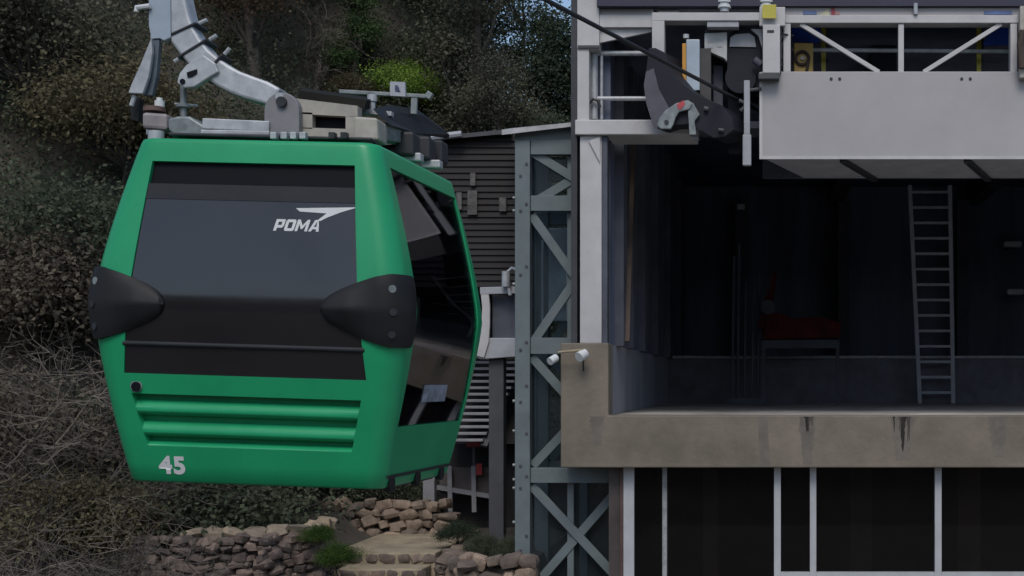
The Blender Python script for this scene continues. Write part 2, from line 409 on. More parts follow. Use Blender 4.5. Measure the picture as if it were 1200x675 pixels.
def bumper(sgn, front=True):
    # wraps from an inner tip on the end face round the corner to the side
    b = MB(); nt, nq = 30, 18; hc = 1.135; r = rh(hc); F = ah(hc) - r
    tip = .50; total = (F - tip) + r * math.pi / 2 + .07
    vs = []; fs = []
    for i in range(nt + 1):
        t = i / nt; s_ = total * t
        up = .004 + .225 * min(1, (t / .62)) ** .5 * (1 if t < .8 else math.sqrt(max(0, 1 - ((t - .8) / .24) ** 2)))
        dn = .004 + .225 * min(1, (t / .62)) ** .5 * (1 if t < .8 else math.sqrt(max(0, 1 - ((t - .8) / .24) ** 2)))
        T = .050 * min(1, t / .25) ** .5
        for k in range(nq + 1):
            q = max(-1, min(1, (-1 + 2 * (k - 1) / (nq - 2))))
            h = hc + (q * up if q > 0 else q * dn)
            d = T * (1 - abs(q) ** 1.25) * .8 + .014 * (1 - abs(q) ** 6) * min(1, t / .04)
            a, e = ah(h), eh(h); rr = rh(h); FF = a - rr
            wc = min(1, max(0, (s_ + tip - FF * .80) / (FF * .2)))
            d = d * (1 - .5 * wc) + wc * (ah(hc) - a) * .85
            if t > .93: d *= max(0.2, 1 - (t - .93) * 9)
            if k in (0, nq): d = -.004
            s0 = s_ + tip - (F - FF) * 0
            if s0 < FF: u, v, n = s0, e, (0, -1)
            elif s0 < FF + rr * math.pi / 2:
                an = (s0 - FF) / rr; u = FF + rr * math.sin(an); v = e + rr - rr * math.cos(an); n = (math.sin(an), -math.cos(an))
            else: u, v, n = a, e + rr + (s0 - FF - rr * math.pi / 2), (1, 0)
            d += .003
            u += n[0] * d; v += n[1] * d
            p = Vector((u * sgn, v - Lc / 2, h))
            if not front: p.y = -p.y
            vs.append(p)
    for i in range(nt):
        for k in range(nq):
            a = i * (nq + 1) + k; fs.append((a, a + 1, a + nq + 2, a + nq + 1))
    b.add(vs, fs)
    o = b.build('corner_bumper', M_rubber, cab, local=True, smooth=True, sharp=28)
    s_ = o.modifiers.new('thickness', 'SOLIDIFY'); s_.thickness = .02; s_.offset = -1
    if front:
        # three screw heads down the corner
        for h in (1.27, 1.125, .985):
            a, e, rr = ah(h), eh(h), rh(h); an = .55; u = a - rr + rr * math.sin(an); v = e + rr - rr * math.cos(an); n = Vector((math.sin(an) * sgn, -math.cos(an), 0))
            q = abs((h - hc) / (.215 if h > hc else .225)); d = .050 * (1 - q ** 1.25) * .8 + .014 * (1 - q ** 6) + .003
            d = d * .5 + (ah(hc) - a) * .85
            c = Vector((u * sgn, v - Lc / 2, h)) + n * (d - .012)
            sc = MB(); sc.disc(c, n, .024, .018, 14); sc.build('screw', M_dark if h < 1.2 else M_cast, o, local=True)


for sg in (-1, 1): bumper(sg)
# little round lock with pale rim
lk = MB(); lk.disc(fpt(-.705, .615, -.006), (0, -1, 0),   .038, .012, 20); lk.build('lock_rim', M_cast, cab, local=True)
lk = MB(); lk.disc(fpt(-.703, .612, .008), (0, -1, 0), .030, .009, 18); lk.build('lock_cylinder', M_vent, cab, local=True)


def text_on_front(txt, name, u0, h0, height, shear, bold, m, parent, width):
    cu = bpy.data.curves.new(name, 'FONT'); cu.body = txt; cu.size = 1; cu.shear = shear; cu.offset = bold; cu.resolution_u = 4; cu.space_character = 1.12
    to = bpy.data.objects.new(name, cu); COL.objects.link(to)
    dg = bpy.context.evaluated_depsgraph_get(); dg.update()
    me = bpy.data.meshes.new_from_object(to.evaluated_get(dg))
    COL.objects.unlink(to); bpy.data.objects.remove(to)
    bm = bmesh.new(); bm.from_mesh(me)
    bmesh.ops.triangulate(bm, faces=bm.faces[:])
    for _ in range(2): bmesh.ops.subdivide_edges(bm, edges=bm.edges[:], cuts=1)
    ys = [v.co.y for v in bm.verts]; xs = [v.co.x for v in bm.verts]
    k = height / (max(ys) - min(ys)); x0 = min(xs); y0 = min(ys); sx = width / ((max(xs) - x0) * k)
    for v in bm.verts:
        v.co = fpt(u0 + (v.co.x - x0) * k * sx, h0 + (v.co.y - y0) * k, .0035 if parent is cab else -.006)
    bm.to_mesh(me); bm.free()
    me.materials.clear(); me.materials.append(m)
    o = bpy.data.objects.new(name, me); COL.objects.link(o); o.parent = parent
    return o


def g_local(px, py, Y): return wm(cab).inverted() @ P(px, py, Y)


q = g_local(182, 556, 8.72); q2 = g_local(214, 557, 8.72)
text_on_front('45', 'cabin_number', q.x, q.z, .120, .0, .045, M_white, cab, (q2.x - q.x))
qa = g_local(321, 270.5, 8.58); qb = g_local(377, 272, 8.58)
LET = {'P': (1.0, [[(0, 0), (.3, 0), (.3, 1), (0, 1)], [(.3, .78), (.75, .78), (.95, 1), (.3, 1)], [(.66, .5), (.95, .42), (.95, 1), (.66, .8)], [(.3, .26), (.8, .26), (.95, .42), (.8, .5), (.3, .5)]]),
       'O': (1.06, [[(0, .14), (.3, .24), (.3, .76), (0, .86)], [(.72, .24), (1.02, .14), (1.02, .86), (.72, .76)], [(.12, 0), (.90, 0), (1.02, .14), (.72, .24), (.3, .24), (0, .14)], [(0, .86), (.3, .76), (.72, .76), (1.02, .86), (.90, 1), (.12, 1)]]),
       'M': (1.32, [[(0, 0), (.28, 0), (.28, 1), (0, 1)], [(1.0, 0), (1.28, 0), (1.28, 1), (1.0, 1)], [(.28, 1), (.28, .62), (.56, .2), (.72, .2), (.64, .5)], [(1.0, 1), (.64, .5), (.72, .2), (1.0, .62)]]),
       'A': (1.1, [[(0, 0), (.3, 0), (.62, .86), (.52, 1), (.38, 1)], [(.8, 0), (1.1, 0), (.74, 1), (.52, 1), (.62, .86)], [(.3, .2), (.8, .2), (.72, .4), (.38, .4)]])}
lgm = MB(); cxp = 0; hL = .074; wL = qb.x - qa.x; tot = 1.0 + 1.06 + 1.32 + 1.1 + .30
for ch in 'POMA':
    w_, polys = LET[ch]
    for pl_ in polys:
        lgm.add([fpt(qa.x + (cxp + x_ + .30 * y_) * wL / tot, qa.z + y_ * hL, -.006) for x_, y_ in pl_], [tuple(range(len(pl_)))])
    cxp += w_ + .06
lgm.build('logo_lettering', M_white, wgl, local=True, fix=False)
sw = MB(); poly = [(347, 244), (421, 243.5), (402, 249), (386, 255), (377, 259.5), (373, 259), (384, 250.5), (352, 248)]
pl = [g_local(a, b, 8.58) for a, b in poly]
sw.add([fpt(p.x, p.z, -.006) for p in pl], [tuple(range(len(pl)))])
sw.build('logo_swoosh', M_white, wgl, local=True)

# underside: floor pan, skirt and guide rollers
fp = MB(); fp.box(-.66, .76, -.30, .62, -.03, -.002); fp.build('floor_pan', M_dark, cab, local=True, bevel=.01)
for v in (-.60, -.06, .50):
    rl = MB(); rl.disc((ah(0) - .02, v, .030), (1, 0, 0), .056, .04, 18)
    rl.build('guide_roller', M_rubber, cab, local=True, smooth=True)
sk = MB(); sk.beam((ah(.08) - .005, -.70, .075), (ah(.08) - .005, .70, .075), .02, .02, (0, 0, 1)); sk.build('door_track', M_dark, cab, local=True)


# ---- roof gear, placed by its depth on the roof
def gb(name, m, mb_, bevel=.006, smooth=False, parent=cab): return mb_.build(name, m, parent, bevel=bevel, smooth=smooth)


YB = 9.0
b = MB(); b.beam(P(240, 146, YB), P(318, 149.5, YB), .07, .09); b.beam(P(240, 156.5, YB), P(320, 158, YB), .028, .14)
gb('cross_beam', M_galv, b)
b = MB(); b.beam(P(205, 160, YB - .1), P(440, 166, YB - .1), .02, .2); gb('beam_gasket', M_dark, b)
b = MB()
bx = [(348, 116), (384, 119), (417, 127), (417, 160), (348, 158)]
hole = [(366, 134), (404, 137), (405, 151), (366, 149)]
# cream bracket with an opening: four bars round the hole
for quad in (((344, 115), (419, 124), (419, 137), (344, 133)), ((344, 149), (419, 151.5), (419, 161), (344, 159)), ((344, 131), (366, 132), (366, 151), (344, 150)), ((405, 136), (419, 136.5), (419, 152), (405, 151))):
    b.prism([P(x_, y_, 9.05) for x_, y_ in quad], (0, .10, 0))
gb('roof_bracket', M_cream, b, 0)
b = MB(); b.prism([P(x_, y_, 9.12) for x_, y_ in ((366, 133), (405, 136), (405, 151), (366, 150))], (0, .3, 0)); gb('bracket_void', M_vent, b, 0)
b = MB(); b.prism([P(x_, y_, 8.95) for x_, y_ in ((414, 136), (442, 138), (443, 164), (414, 163))], (0, .22, 0)); gb('end_block', M_cream, b, .015)
b = MB(); b.disc(P(428, 175, 8.9), (0, 0, 1), .045, .07, 14); gb('mount_foot', M_galv, b, 0, True)
b = MB(); b.disc(P(183, 170, 8.95), (0, 0, 1), .05, .09, 14); gb('mount_foot', M_galv, b, 0, True)
# pivot plate: rounded-top disc
b = MB(); pts = []
for k in range(13):
    a = math.pi * k / 12; pts.append(P(330 + 20.5 * math.cos(a), 129 - 21 * math.sin(a), 8.98))
pts += [P(309.5, 157, 8.98), P(350.5, 158.5, 8.98)]
b.prism(pts, (0, .12, 0)); pv = gb('pivot_plate', M_pivot, b, .006)
b = MB(); b.disc(P(331, 120, 8.985), (0, -1, 0), .034, .03, 16); b.build('pivot_pin', M_dark, pv, smooth=True)
b = MB(); b.disc(P(329, 114, 8.985), (0, -1, 0), .026, .028, 16); b.build('pivot_bolt', M_galv, pv, smooth=True)
# left damper block
b = MB(); b.prism([P(x_, y_, 9.0) for x_, y_ in ((166, 131), (196, 133), (196, 152), (166, 150))], (0, .2, 0)); gb('damper_block', mat('pinkish_grey', (.28, .25, .25), .5), b, .02)
b = MB(); b.disc(P(181, 131, 9.1), (0, 0, 1), .07, .03, 16); gb('damper_washer', mat('dull_red_rubber', (.14, .085, .075), .7), b, 0, True)
b = MB(); b.disc(P(187, 127, 9.1), (0, 0, 1), .032, .05, 14); b.disc(P(187, 120, 9.1), (0, 0, 1), .02, .03, 12); gb('damper_cap', M_white, b, 0, True)
b = MB(); b.disc(P(182, 158, 9.1), (0, 0, 1), .055, .04, 14); gb('damper_foot', M_white, b, 0, True)
b = MB(); b.prism([P(x_, y_, 9.0) for x_, y_ in ((196, 139), (207, 136), (222, 136), (247, 152), (247, 161), (205, 160), (197, 152))], (0, .22, 0)); gb('roof_casting', M_cast, b, .015)
b = MB(); b.tube([P(215, 98, 9.2), P(215, 140, 9.2)], .022, 10); b.tube([P(205, 122, 9.2), P(232, 124, 9.2)], .01, 8); b.disc(P(215, 126, 9.2), (0, 0, 1), .045, .02, 14); gb('spring_rod', M_cast, b, 0, True)
for px_ in (322, 334, 345, 356, 390, 404):
    b = MB(); c = P(px_, 159.5, 8.78); b.box(c.x - .02, c.x + .02, c.y - .03, c.y + .03, c.z - .022, c.z + .022); gb('roof_clip', M_galv if px_ < 360 else M_dark, b, .004)
# curved hanger arm
YH = 9.2
cl = [(329, 117), (314, 110.5), (298, 105.5), (281.5, 99.5), (267, 92), (254, 83), (240, 72), (228.6, 58), (219, 44), (213, 30), (208, 12), (204, -8), (201, -40), (199, -80), (198, -120)]
pts = [P(x_, y_, YH) for x_, y_ in cl]
top = P(198, -120, YH); rope_at = Vector((-.333 + .375 * (9.45 - 17.8), 9.45, 3.65 + CZ))
for k in range(1, 8):
    a = math.pi / 2 * k / 7
    pts.append(Vector((top.x + (rope_at.x - top.x) * (1 - math.cos(a)), top.y + (rope_at.y - top.y) * k / 7, top.z + (rope_at.z - .16 - top.z) * math.sin(a))))
b = MB(); b.sweep(pts, [.13, .148, .156, .158, .16, .16, .165, .17, .178, .185, .19] + [.19] * (len(pts) - 11), .17)
arm = gb('hanger_arm', M_galv, b, .018)
for (x0, y0, x1, y1) in ((200.5, 47.5, 235, 31.5), (216.5, 70, 247, 51), (244, 94, 265, 69)):
    c0, c1 = P(x0, y0, YH), P(x1, y1, YH); dr = (c1 - c0).normalized()
    k = MB(); k.beam(c0 - dr * .012, c1 + dr * .010, .016, .19)
    cb = k.build('arm_clamp', M_dark, arm, bevel=.004)
    for yy in (-.06,):
        k = MB(); k.tube([c1 + Vector((0, yy, 0)) + dr * .02, c1 + Vector((0, yy, 0)) + dr * .075], .014, 8); k.build('clamp_bolt', M_galv, cb, smooth=True)
        k = MB(); k.tube([c0 + Vector((0, yy, 0)) - dr * .01, c0 + Vector((0, yy, 0)) - dr * .05], .014, 8); k.build('clamp_bolt', M_galv, cb, smooth=True)
b = MB(); b.prism([P(x_, y_, 9.09) for x_, y_ in ((218, 76), (238, 64), (252, 74), (256, 84), (241, 93), (227, 102), (216, 103), (207, 97), (210, 86))], (0, .06, 0)); lug = gb('arm_lug', M_galv, b, .008)
k = MB(); k.prism([P(x_, y_, 9.086) for x_, y_ in ((219, 85), (231, 81), (231, 86), (225, 90), (220, 91))], (0, -.004, 0)); k.build('lug_slot', M_vent, lug)
k = MB(); k.disc(P(214, 95.5, 9.088), (0, -1, 0), .018, .006, 12); k.build('lug_pin_hole', M_vent, lug)
# grip on the rope (above the frame)
b = MB(); c = rope_at
b.box(c.x - .22, c.x + .22, c.y - .30, c.y + .30, c.z - .22, c.z - .035); b.box(c.x - .09, c.x + .09, c.y - .2, c.y + .2, c.z - .04, c.z + .09)
gb('rope_grip', M_dark, b, .02)
# left plate and folding lever
b = MB(); b.prism([P(x_, y_, 9.10) for x_, y_ in ((174, -45), (199, -45), (200, 44), (192, 48), (187, 45), (176, 46), (176, 40), (174, 30))], (0, .05, 0)); sp = gb('side_plate', M_bluegrey, b, .006)
b = MB(); b.tube([P(176, 7, 9.08), P(160, 9, 9.08), P(160, 14, 9.08)], .018, 8); b.build('plate_knob', M_white, sp, smooth=True)
b = MB(); b.prism([P(x_, y_, 9.06) for x_, y_ in ((177, 44), (178.5, 62), (174, 90), (167, 110), (150, 109), (154, 98), (164, 76))], (0, .035, 0)); b2 = gb('lever_blade', M_galv, b, .006)
b = MB(); b.prism([P(x_, y_, 9.11) for x_, y_ in ((178, 46), (187, 46), (183, 90), (178, 112), (168, 112), (175, 88))], (0, .05, 0)); b.build('lever_shade_side', mat('shaded_metal', (.10, .125, .15), .5), b2, bevel=.006)  # shadow side of the lever, its shade put into a darker metal colour
b = MB(); b.tube([P(158, 112, 9.1), P(154, 124, 9.1)], .016, 8); b.build('lever_rod', M_galv, b2, smooth=True)
b = MB(); b.prism([P(x_, y_, 9.16) for x_, y_ in ((152, 122), (158, 112), (164, 116), (162, 142), (154, 140))], (0, .06, 0)); b.build('lever_foot', M_rubber, b2)
# dark roof pads sloping back at the right, under a slim bar with a small square plate
b = MB(); b.hexa([P(350, 119, 9.25), P(426, 129, 9.15), P(438, 125, 9.9), P(356, 114, 9.8), P(350, 106, 9.25), P(430, 117.5, 9.15), P(440, 115, 9.9), P(356, 103, 9.8)])
gb('roof_cover', mat('olive_black', (.016, .015, .012), .8, spec=.2), b, 0)
b = MB(); b.prism([P(436, 127, 9.15), P(455, 122, 9.6), P(487, 127, 10.2), P(517, 149, 10.75), P(516, 155, 10.75), P(480, 149, 9.9), P(446, 138, 9.15)], (.04, .12, -.035)); gb('roof_pad', M_rubber, b, .01)
b = MB(); b.prism([P(441, 140, 9.05), P(505, 158, 10.4), P(506, 172, 10.4), P(441, 163, 9.05)], (-.10, .06, 0)); gb('side_rail', M_cast, b, .008)
for px_, py_, yy in ((478, 165, 9.7), (497, 170, 10.1), (512, 174, 10.35)):
    b = MB(); w_ = .065; c = P(px_, py_, yy); b.box(c.x - w_, c.x + w_, c.y - .10, c.y + .10, c.z - .12, c.z + .05); gb('actuator_box', mat('actuator_dark', (.026, .028, .033), .6), b, .02)
for px_, py_, yy in ((485, 185, 9.7), (508, 193, 10.1)):
    b = MB(); c = P(px_, py_, yy); b.box(c.x - .08, c.x + .06, c.y - .05, c.y + .05, c.z - .03, c.z + .03); gb('mount_foot', M_galv, b, .01)
b = MB(); b.tube([P(436, 134, 9.5), P(436, 119, 9.5)], .024, 10); b.disc(P(436, 119, 9.5), (0, 0, 1), .034, .045, 12); b.beam(P(424, 131, 9.45), P(460, 134, 9.45), .03, .06); gb('roof_stub', M_galv, b, 0, True)
b = MB(); b.beam(P(398, 107.5, 10.0), P(505, 113.5, 10.0), .028, .04); b.beam(P(486, 112, 10.0), P(485, 134, 10.0), .045, .03); b.beam(P(500, 110, 10.0), P(506, 114, 10.0), .05, .05); bar = gb('roof_bar', M_cast, b, .004)
b = MB(); b.prism([P(x_, y_, 9.95) for x_, y_ in ((457, 95.5), (474.5, 96), (475, 113), (457, 112)) ], (0, .03, 0)); pt_ = b.build('square_plate', mat('plate_pale', (.38, .40, .44), .5), bar)
b = MB(); b.prism([P(x_, y_, 9.945) for x_, y_ in ((463, 100), (466, 100), (469, 107), (463, 106)) ], (0, -.004, 0)); b.build('plate_mark', mat('plate_blue', (.05, .06, .13), .6), pt_)

# ================================================================== HAUL ROPE
A0 = Vector((-.333, 17.8, 3.65 + CZ)); dR = Vector((.375, 1, 0))
b = MB(); b.tube([A0 + dR * t for t in (-40, -20, -12, -8, -6, -4, -2, 0, 2, 5)], .024, 10)
tag(b.build('haul_rope', M_rope, smooth=True), 'taut dark steel rope running down into the station opening', 'cable')

# ================================================================== STATION BUILDING
F = 17.5
st = empty('station_building', (X(657, F), F, 0), 'grey steel and concrete cableway station with a dark open bay', 'building')
zt, zb, zp, zr = Z(487, F), Z(548, F), Z(402, F), Z(5, F)
XL, XI, XR = X(657, F), X(713, F), 12.0
b = MB(); b.prism([(XL, F, zb), (XR, F, zb), (XR, F, zt), (XI, F, zt), (XI, F, zp), (XL, F, zp)], (0, .45, 0)); b.build('concrete_deck', M_conc, st, bevel=.015)
b = MB(); b.box(XI - .55, XR, F + .452, 34, zb + .05, zt - .006); b.build('deck_slab', M_floor, st)
b = MB(); b.box(XI - .2, XI - .003, F + .455, 28.2, zt, zp - .01); b.build('side_parapet', M_lining, st)
b = MB(); b.box(XI, XR, 28.0, 28.25, zt - .01, zp - .02); b.build('back_parapet', mat('parapet_dark', (.105, .108, .13), .7, var=.2), st)
b = MB(); b.tube([(XI, 27.97, zp + .01), (XR, 27.97, zp + .01)], .032, 8); b.build('parapet_pipe', M_galv, st, smooth=True)
# water stains below the deck edge: irregular runs with their own outline
def stain(x0, w, l, seed):
    r_ = random.Random(seed)
    for q in range(5):
        ww = w * (.42 if q == 0 else r_.uniform(.10, .22)); ll = l * (1 if q == 0 else r_.uniform(.25, .75)); xc = x0 + (0 if q == 0 else r_.uniform(-.8, .8) * w)
        n = 12; a_, c_ = [], []
        for i in range(n):
            t = i / (n - 1); hw = ww * .5 * ((1 - t) ** .55 * .75 + .25 * math.sqrt(max(0, 1 - t ** 4))) * (1 + r_.uniform(-.2, .2)) * (1.9 if i == 0 else 1.35 if i == 1 else 1)
            xx = xc + r_.uniform(-.004, .004); yy = F - .003 - .0004 * q
            a_.append((xx - hw, yy, zt - .012 - ll * t)); c_.append((xx + hw, yy, zt - .012 - ll * t))
        m_ = MB(); m_.add(a_ + c_[::-1], [tuple(range(2 * n))]); m_.build('water_stain', M_stain if q < 2 else M_stain3, st)
M_stain3 = mat('drip_stain', (.075, .062, .05), .9, var=.2, scale=6)
stain(X(1058, F), .15, .46, 1); stain(X(946, F), .12, .26, 2)
M_stain2 = mat('faint_stain', (.155, .135, .112), .9, var=.15, scale=4)
for x0, w_, l_, sd_ in ((X(1058, F), .34, .60, 5), (X(946, F), .22, .66, 6), (X(700, F), .2, .4, 8), (X(1170, F), .26, .55, 9)):
    r_ = random.Random(sd_); n = 14
    lf_ = [(x0 - w_ / 2 * (1 - .6 * k / n) + r_.uniform(-.02, .02), F - .002, zt - .012 - l_ * k / n) for k in range(n)]
    rt_ = [(x0 + w_ / 2 * (1 - .6 * k / n) + r_.uniform(-.02, .02), F - .002, zt - .012 - l_ * k / n) for k in range(n)]
    m_ = MB(); m_.add(lf_ + rt_[::-1], [tuple(range(2 * n))]); m_.build('water_stain', M_stain2, st)
m_ = MB(); x0 = X(893, F); m_.add([(x0 - .05, F - .003, zt - .012), (x0 + .07, F - .003, zt - .012), (x0 + .10, F - .003, zb + .01), (x0 - .03, F - .003, zb + .01)], [(0, 1, 2, 3)]); m_.build('water_stain', M_stain2, st)
m_ = MB(); x0 = X(946, F); m_.add([(x0 - .012, F - .0035, zt - .2), (x0 + .012, F - .0035, zt - .2), (x0 + .014, F - .0035, zb + .01), (x0 - .010, F - .0035, zb + .01)], [(0, 1, 2, 3)]); m_.build('water_stain', M_stain2, st)
# column at the corner
b = MB(); b.box(X(679, F), X(704.5, F), F + .05, F + .30, zp, Z(158, F)); b.box(X(676, F), X(690, F), F + .03, F + .34, Z(158, F), Z(57, F)); b.box(X(676, F), X(702, F), F + .025, F + .35, Z(57, F) + .002, zr + .3); cl_ = b.build('corner_column', M_steel, st, bevel=.008)
b = MB(); b.box(X(677, F), X(702, F), F + .0, F + .03, Z(56, F), Z(53, F)); b.build('column_joint', M_post, cl_)
b = MB(); b.prism([P(690, 165, F + .02), P(703, 160, F + .02), P(703, 190, F + .02), P(699, 182, F + .02)], (0, .02, 0)); b.build('column_gusset', M_steel, cl_)
b = MB(); b.box(X(705, F), X(711, F), F + .06, F + .28, zp, Z(150, F)); b.build('column_reveal', M_rib, st)
b = MB(); b.box(X(668.5, F), X(675.6, F), F + .05, F + .35, zp - 1, zr + .3); b.build('corner_strip', mat('strip', (.035, .036, .042), .6), st)  # plain dark strip along the left edge of the column
# left ledge platform
b = MB(); b.box(X(674, F), X(815, F), F - .02, F + .72, Z(158, F), Z(140.5, F)); b.build('ledge_beam', M_steel, st, bevel=.012)
b = MB(); b.box(X(812, F), X(819, F), F - .05, F + .1, Z(164, F), Z(120, F)); b.build('ledge_end', M_galv, st, bevel=.01)
# top beams
b = MB(); b.box(X(702, F), X(765, F), F + .04, F + .30, Z(31, F), Z(16, F)); b.box(X(702, F), X(765, F), F + .09, F + .26, Z(16, F), Z(8, F)); b.build('eaves_beam', M_steel, st, bevel=.006)
b = MB(); b.prism([P(703, 33, F + .1), P(764, 33, F + .1), P(764, 37, F + .1), P(703, 50, F + .1)], (0, .05, 0)); b.build('eaves_gusset', M_steel, st)
b = MB(); b.box(X(676, F), XR, F + .12, F + .32, Z(8, F), zr + .05); b.build('roof_edge', M_soffit, st)
b = MB(); b.box(X(700, F), XR, F - .06, F + .10, Z(8.5, F), zr + .7); b.build('roof_fascia', M_roof, st)
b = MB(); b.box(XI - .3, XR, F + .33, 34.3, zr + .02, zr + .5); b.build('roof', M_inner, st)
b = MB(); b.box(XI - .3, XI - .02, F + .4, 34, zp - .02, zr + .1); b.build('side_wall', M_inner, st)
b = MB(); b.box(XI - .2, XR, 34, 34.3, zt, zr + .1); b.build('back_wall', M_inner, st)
b = MB(); b.box(XR, XR + .3, F, 34.3, -1.2, zr + .1); b.build('end_wall', M_inner, st)  # out-of-view wall, placed to keep light from flooding the bay
for yy, ww in ((18.4, .5), (19.7, .55), (21.6, .8), (24.2, .8), (27.2, .9), (30.5, .9)):
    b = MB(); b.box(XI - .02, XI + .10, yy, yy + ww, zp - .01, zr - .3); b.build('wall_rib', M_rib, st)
b = MB(); b.beam((XI + .13, 18.6, zp + .05), (XI + .13, 19.4, zp + 2.9), .06, .06, (1, 0, 0)); b.build('wall_brace', mat('brace_brown', (.09, .06, .045), .7), st)
for xx in (1.5, 4.9, 8.3):
    b = MB(); b.box(xx, xx + .35, F + 2.2, 33.8, zr - .45, zr); b.build('roof_purlin', M_rib, st)
for xx in (-.8, 1.7, 4.6, 7.2):
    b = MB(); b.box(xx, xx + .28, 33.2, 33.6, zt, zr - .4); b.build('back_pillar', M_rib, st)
# lower storey
YG = F + .28
b = MB(); b.box(X(727, YG), X(731, YG), YG - .04, YG + .2, -1.5, zb + .02); b.build('brown_jamb', M_brownstrip, st)
for p0, p1, dy, mm in ((731, 743.5, 0, M_mull), (775.5, 781.5, .12, M_galv), (907, 915, 0, M_mull), (949, 956.5, 0, M_mull), (1095, 1103, 0, M_mull), (1245, 1253, 0, M_mull), (1390, 1398, 0, M_mull)):
    b = MB(); b.box(X(p0, YG), X(p1, YG), YG + dy - .05, YG + dy + .06, -1.5, zb + .02); b.build('window_mullion', mm, st, bevel=.006)
b = MB()
for p0, p1 in ((915, 949), (956.5, 1095), (1103, 1245), (1253, 1390)):
    s_ = MB(); s_.box(X(p0, YG) + .001, X(p1, YG) - .001, YG - .045, YG + .055, Z(674, YG) - .01, Z(670, YG)); s_.build('window_sill', M_mull, st)
for p0, p1 in ((743.5, 775.5), (781.5, 907), (915, 949), (956.5, 1095), (1103, 1245), (1253, 1390)):
    s_ = MB(); s_.box(X(p0, YG), X(p1, YG), YG + .015, YG + .023, -1.5, zb + .01); s_.build('window_pane', M_wglass, st)
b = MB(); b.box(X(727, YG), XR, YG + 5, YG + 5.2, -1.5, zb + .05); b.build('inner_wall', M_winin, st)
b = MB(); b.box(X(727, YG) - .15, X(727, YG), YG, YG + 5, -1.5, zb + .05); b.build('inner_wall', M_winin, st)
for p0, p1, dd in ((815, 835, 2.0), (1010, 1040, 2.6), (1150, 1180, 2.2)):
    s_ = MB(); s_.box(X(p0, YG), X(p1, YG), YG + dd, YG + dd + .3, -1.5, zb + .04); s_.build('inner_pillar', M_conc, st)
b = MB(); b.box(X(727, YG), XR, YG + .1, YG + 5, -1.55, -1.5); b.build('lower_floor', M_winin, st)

# guard rail on the left ledge
gr = empty('guard_rail', P(694, 140, F + .2), 'grey tube guard rail standing on the ledge beside the corner column', 'railing')
YR = F + .25
b = MB(); b.tube([P(698, 62.5, YR), P(764, 62.5, YR)], .034, 10); b.build('top_rail', M_galv, gr, smooth=True)
b = MB(); b.tube([P(698, 115.5, YR), P(764, 115.5, YR)], .030, 10); b.build('mid_rail', M_galv, gr, smooth=True)
for px_, w_ in ((696.5, .05), (705, .022)):
    b = MB(); b.tube([P(px_, 140, YR), P(px_, 62, YR)], w_, 10); b.build('rail_post', M_galv, gr, smooth=True)
b = MB(); b.tube([P(690, 122, YR - .1), P(695, 116, YR - .1), P(701, 118, YR - .1), P(703, 126, YR - .1)], .02, 8); b.build('rail_hook', M_dark, gr, smooth=True)

# portal frame left of the machinery platform
pf = empty('portal_frame', P(772, 140, F), 'pale steel portal frame above the black rope guide', 'steel frame')
b = MB(); b.box(X(765, F), X(779.5, F), F - .12, F + .12, Z(146, F) + .03, Z(27, F)); b.build('frame_post', M_steel, pf, bevel=.006)
b = MB(); b.box(X(765, F), X(893, F), F - .12, F + .12, Z(27, F) + .0, Z(17.5, F)); b.build('frame_beam', M_steel, pf, bevel=.006)
b = MB(); b.box(X(768, F), X(893, F), F + .14, F + .4, Z(18, F), Z(8, F)); b.build('upper_channel', M_soffit, pf)
b = MB(); b.box(X(829, F), X(866, F), F - .10, F + .06, Z(34, F), Z(27.2, F)); b.build('frame_haunch', M_soffit, pf, bevel=.006)
b = MB(); b.box(X(771, F), X(795, F), F + .1, F + .138, Z(14, F), Z(10, F)); b.build('frame_label', M_white, pf)

# lanterns on top of the beam
l0 = None
for px_, lab in ((849, 'white ribbed insulator on the beam above the arched sheave'), (898, 'white ribbed insulator on the beam above the yellow square')):
    ie = empty('insulator', P(px_, 14, F - .02), lab, 'insulator', 'insulators on the top beam')
    b = MB(); b.disc(P(px_, 14, F - .02), (0, 0, 1), .06, .06, 14); b.build('insulator_foot', M_galv, ie, smooth=True)
    b = MB()
    b.disc(P(px_, 9.5, F - .02), (0, 0, 1), .085, .035, 16); b.disc(P(px_, 6.5, F - .02), (0, 0, 1), .07, .035, 16); b.disc(P(px_, 3.6, F - .02), (0, 0, 1), .09, .05, 16); b.build('insulator_body', M_white, ie)

# ---- machinery platform (white panel with truss railing)
mp = empty('machinery_platform', P(1040, 187, F), 'pale grey sheet-clad machinery platform with a trussed frame above', 'platform')
fy = F - .06
b = MB(); b.box(X(892, F), X(1330, F), fy, fy + .04, Z(186.5, F), Z(85, F)); fpn = b.build('front_panel', M_panel, mp, bevel=.008)
b = MB(); b.box(X(890, F), X(1330, F), fy - .012, fy - .001, Z(187.5, F), Z(184, F)); b.box(X(890, F), X(893.5, F), fy - .012, fy - .001, Z(184, F), Z(86, F)); b.build('panel_edge', M_steel, fpn)
for px_ in (974, 984, 1127, 1137):
    b = MB(); b.disc(P(px_, 92.5, fy), (0, -1, 0), .02, .008, 12); b.build('panel_bolt', M_dark, fpn)
b = MB(); b.box(X(916, F), X(1330, F), fy + .01, fy + .25, Z(28, F), Z(19, F)); tb = b.build('top_beam', M_steel, mp, bevel=.006)
b = MB(); b.box(X(912, F), X(1330, F), fy + .06, fy + .3, Z(18.8, F), Z(9, F)); b.build('top_channel', M_panel, mp)
for p0, p1 in ((918, 926.5), (1183.5, 1191.5)):
    b = MB(); b.box(X(p0, F), X(p1, F), fy + .02, fy + .16, Z(84.8, F), Z(28.2, F)); b.build('end_post', M_steel, mp, bevel=.006)
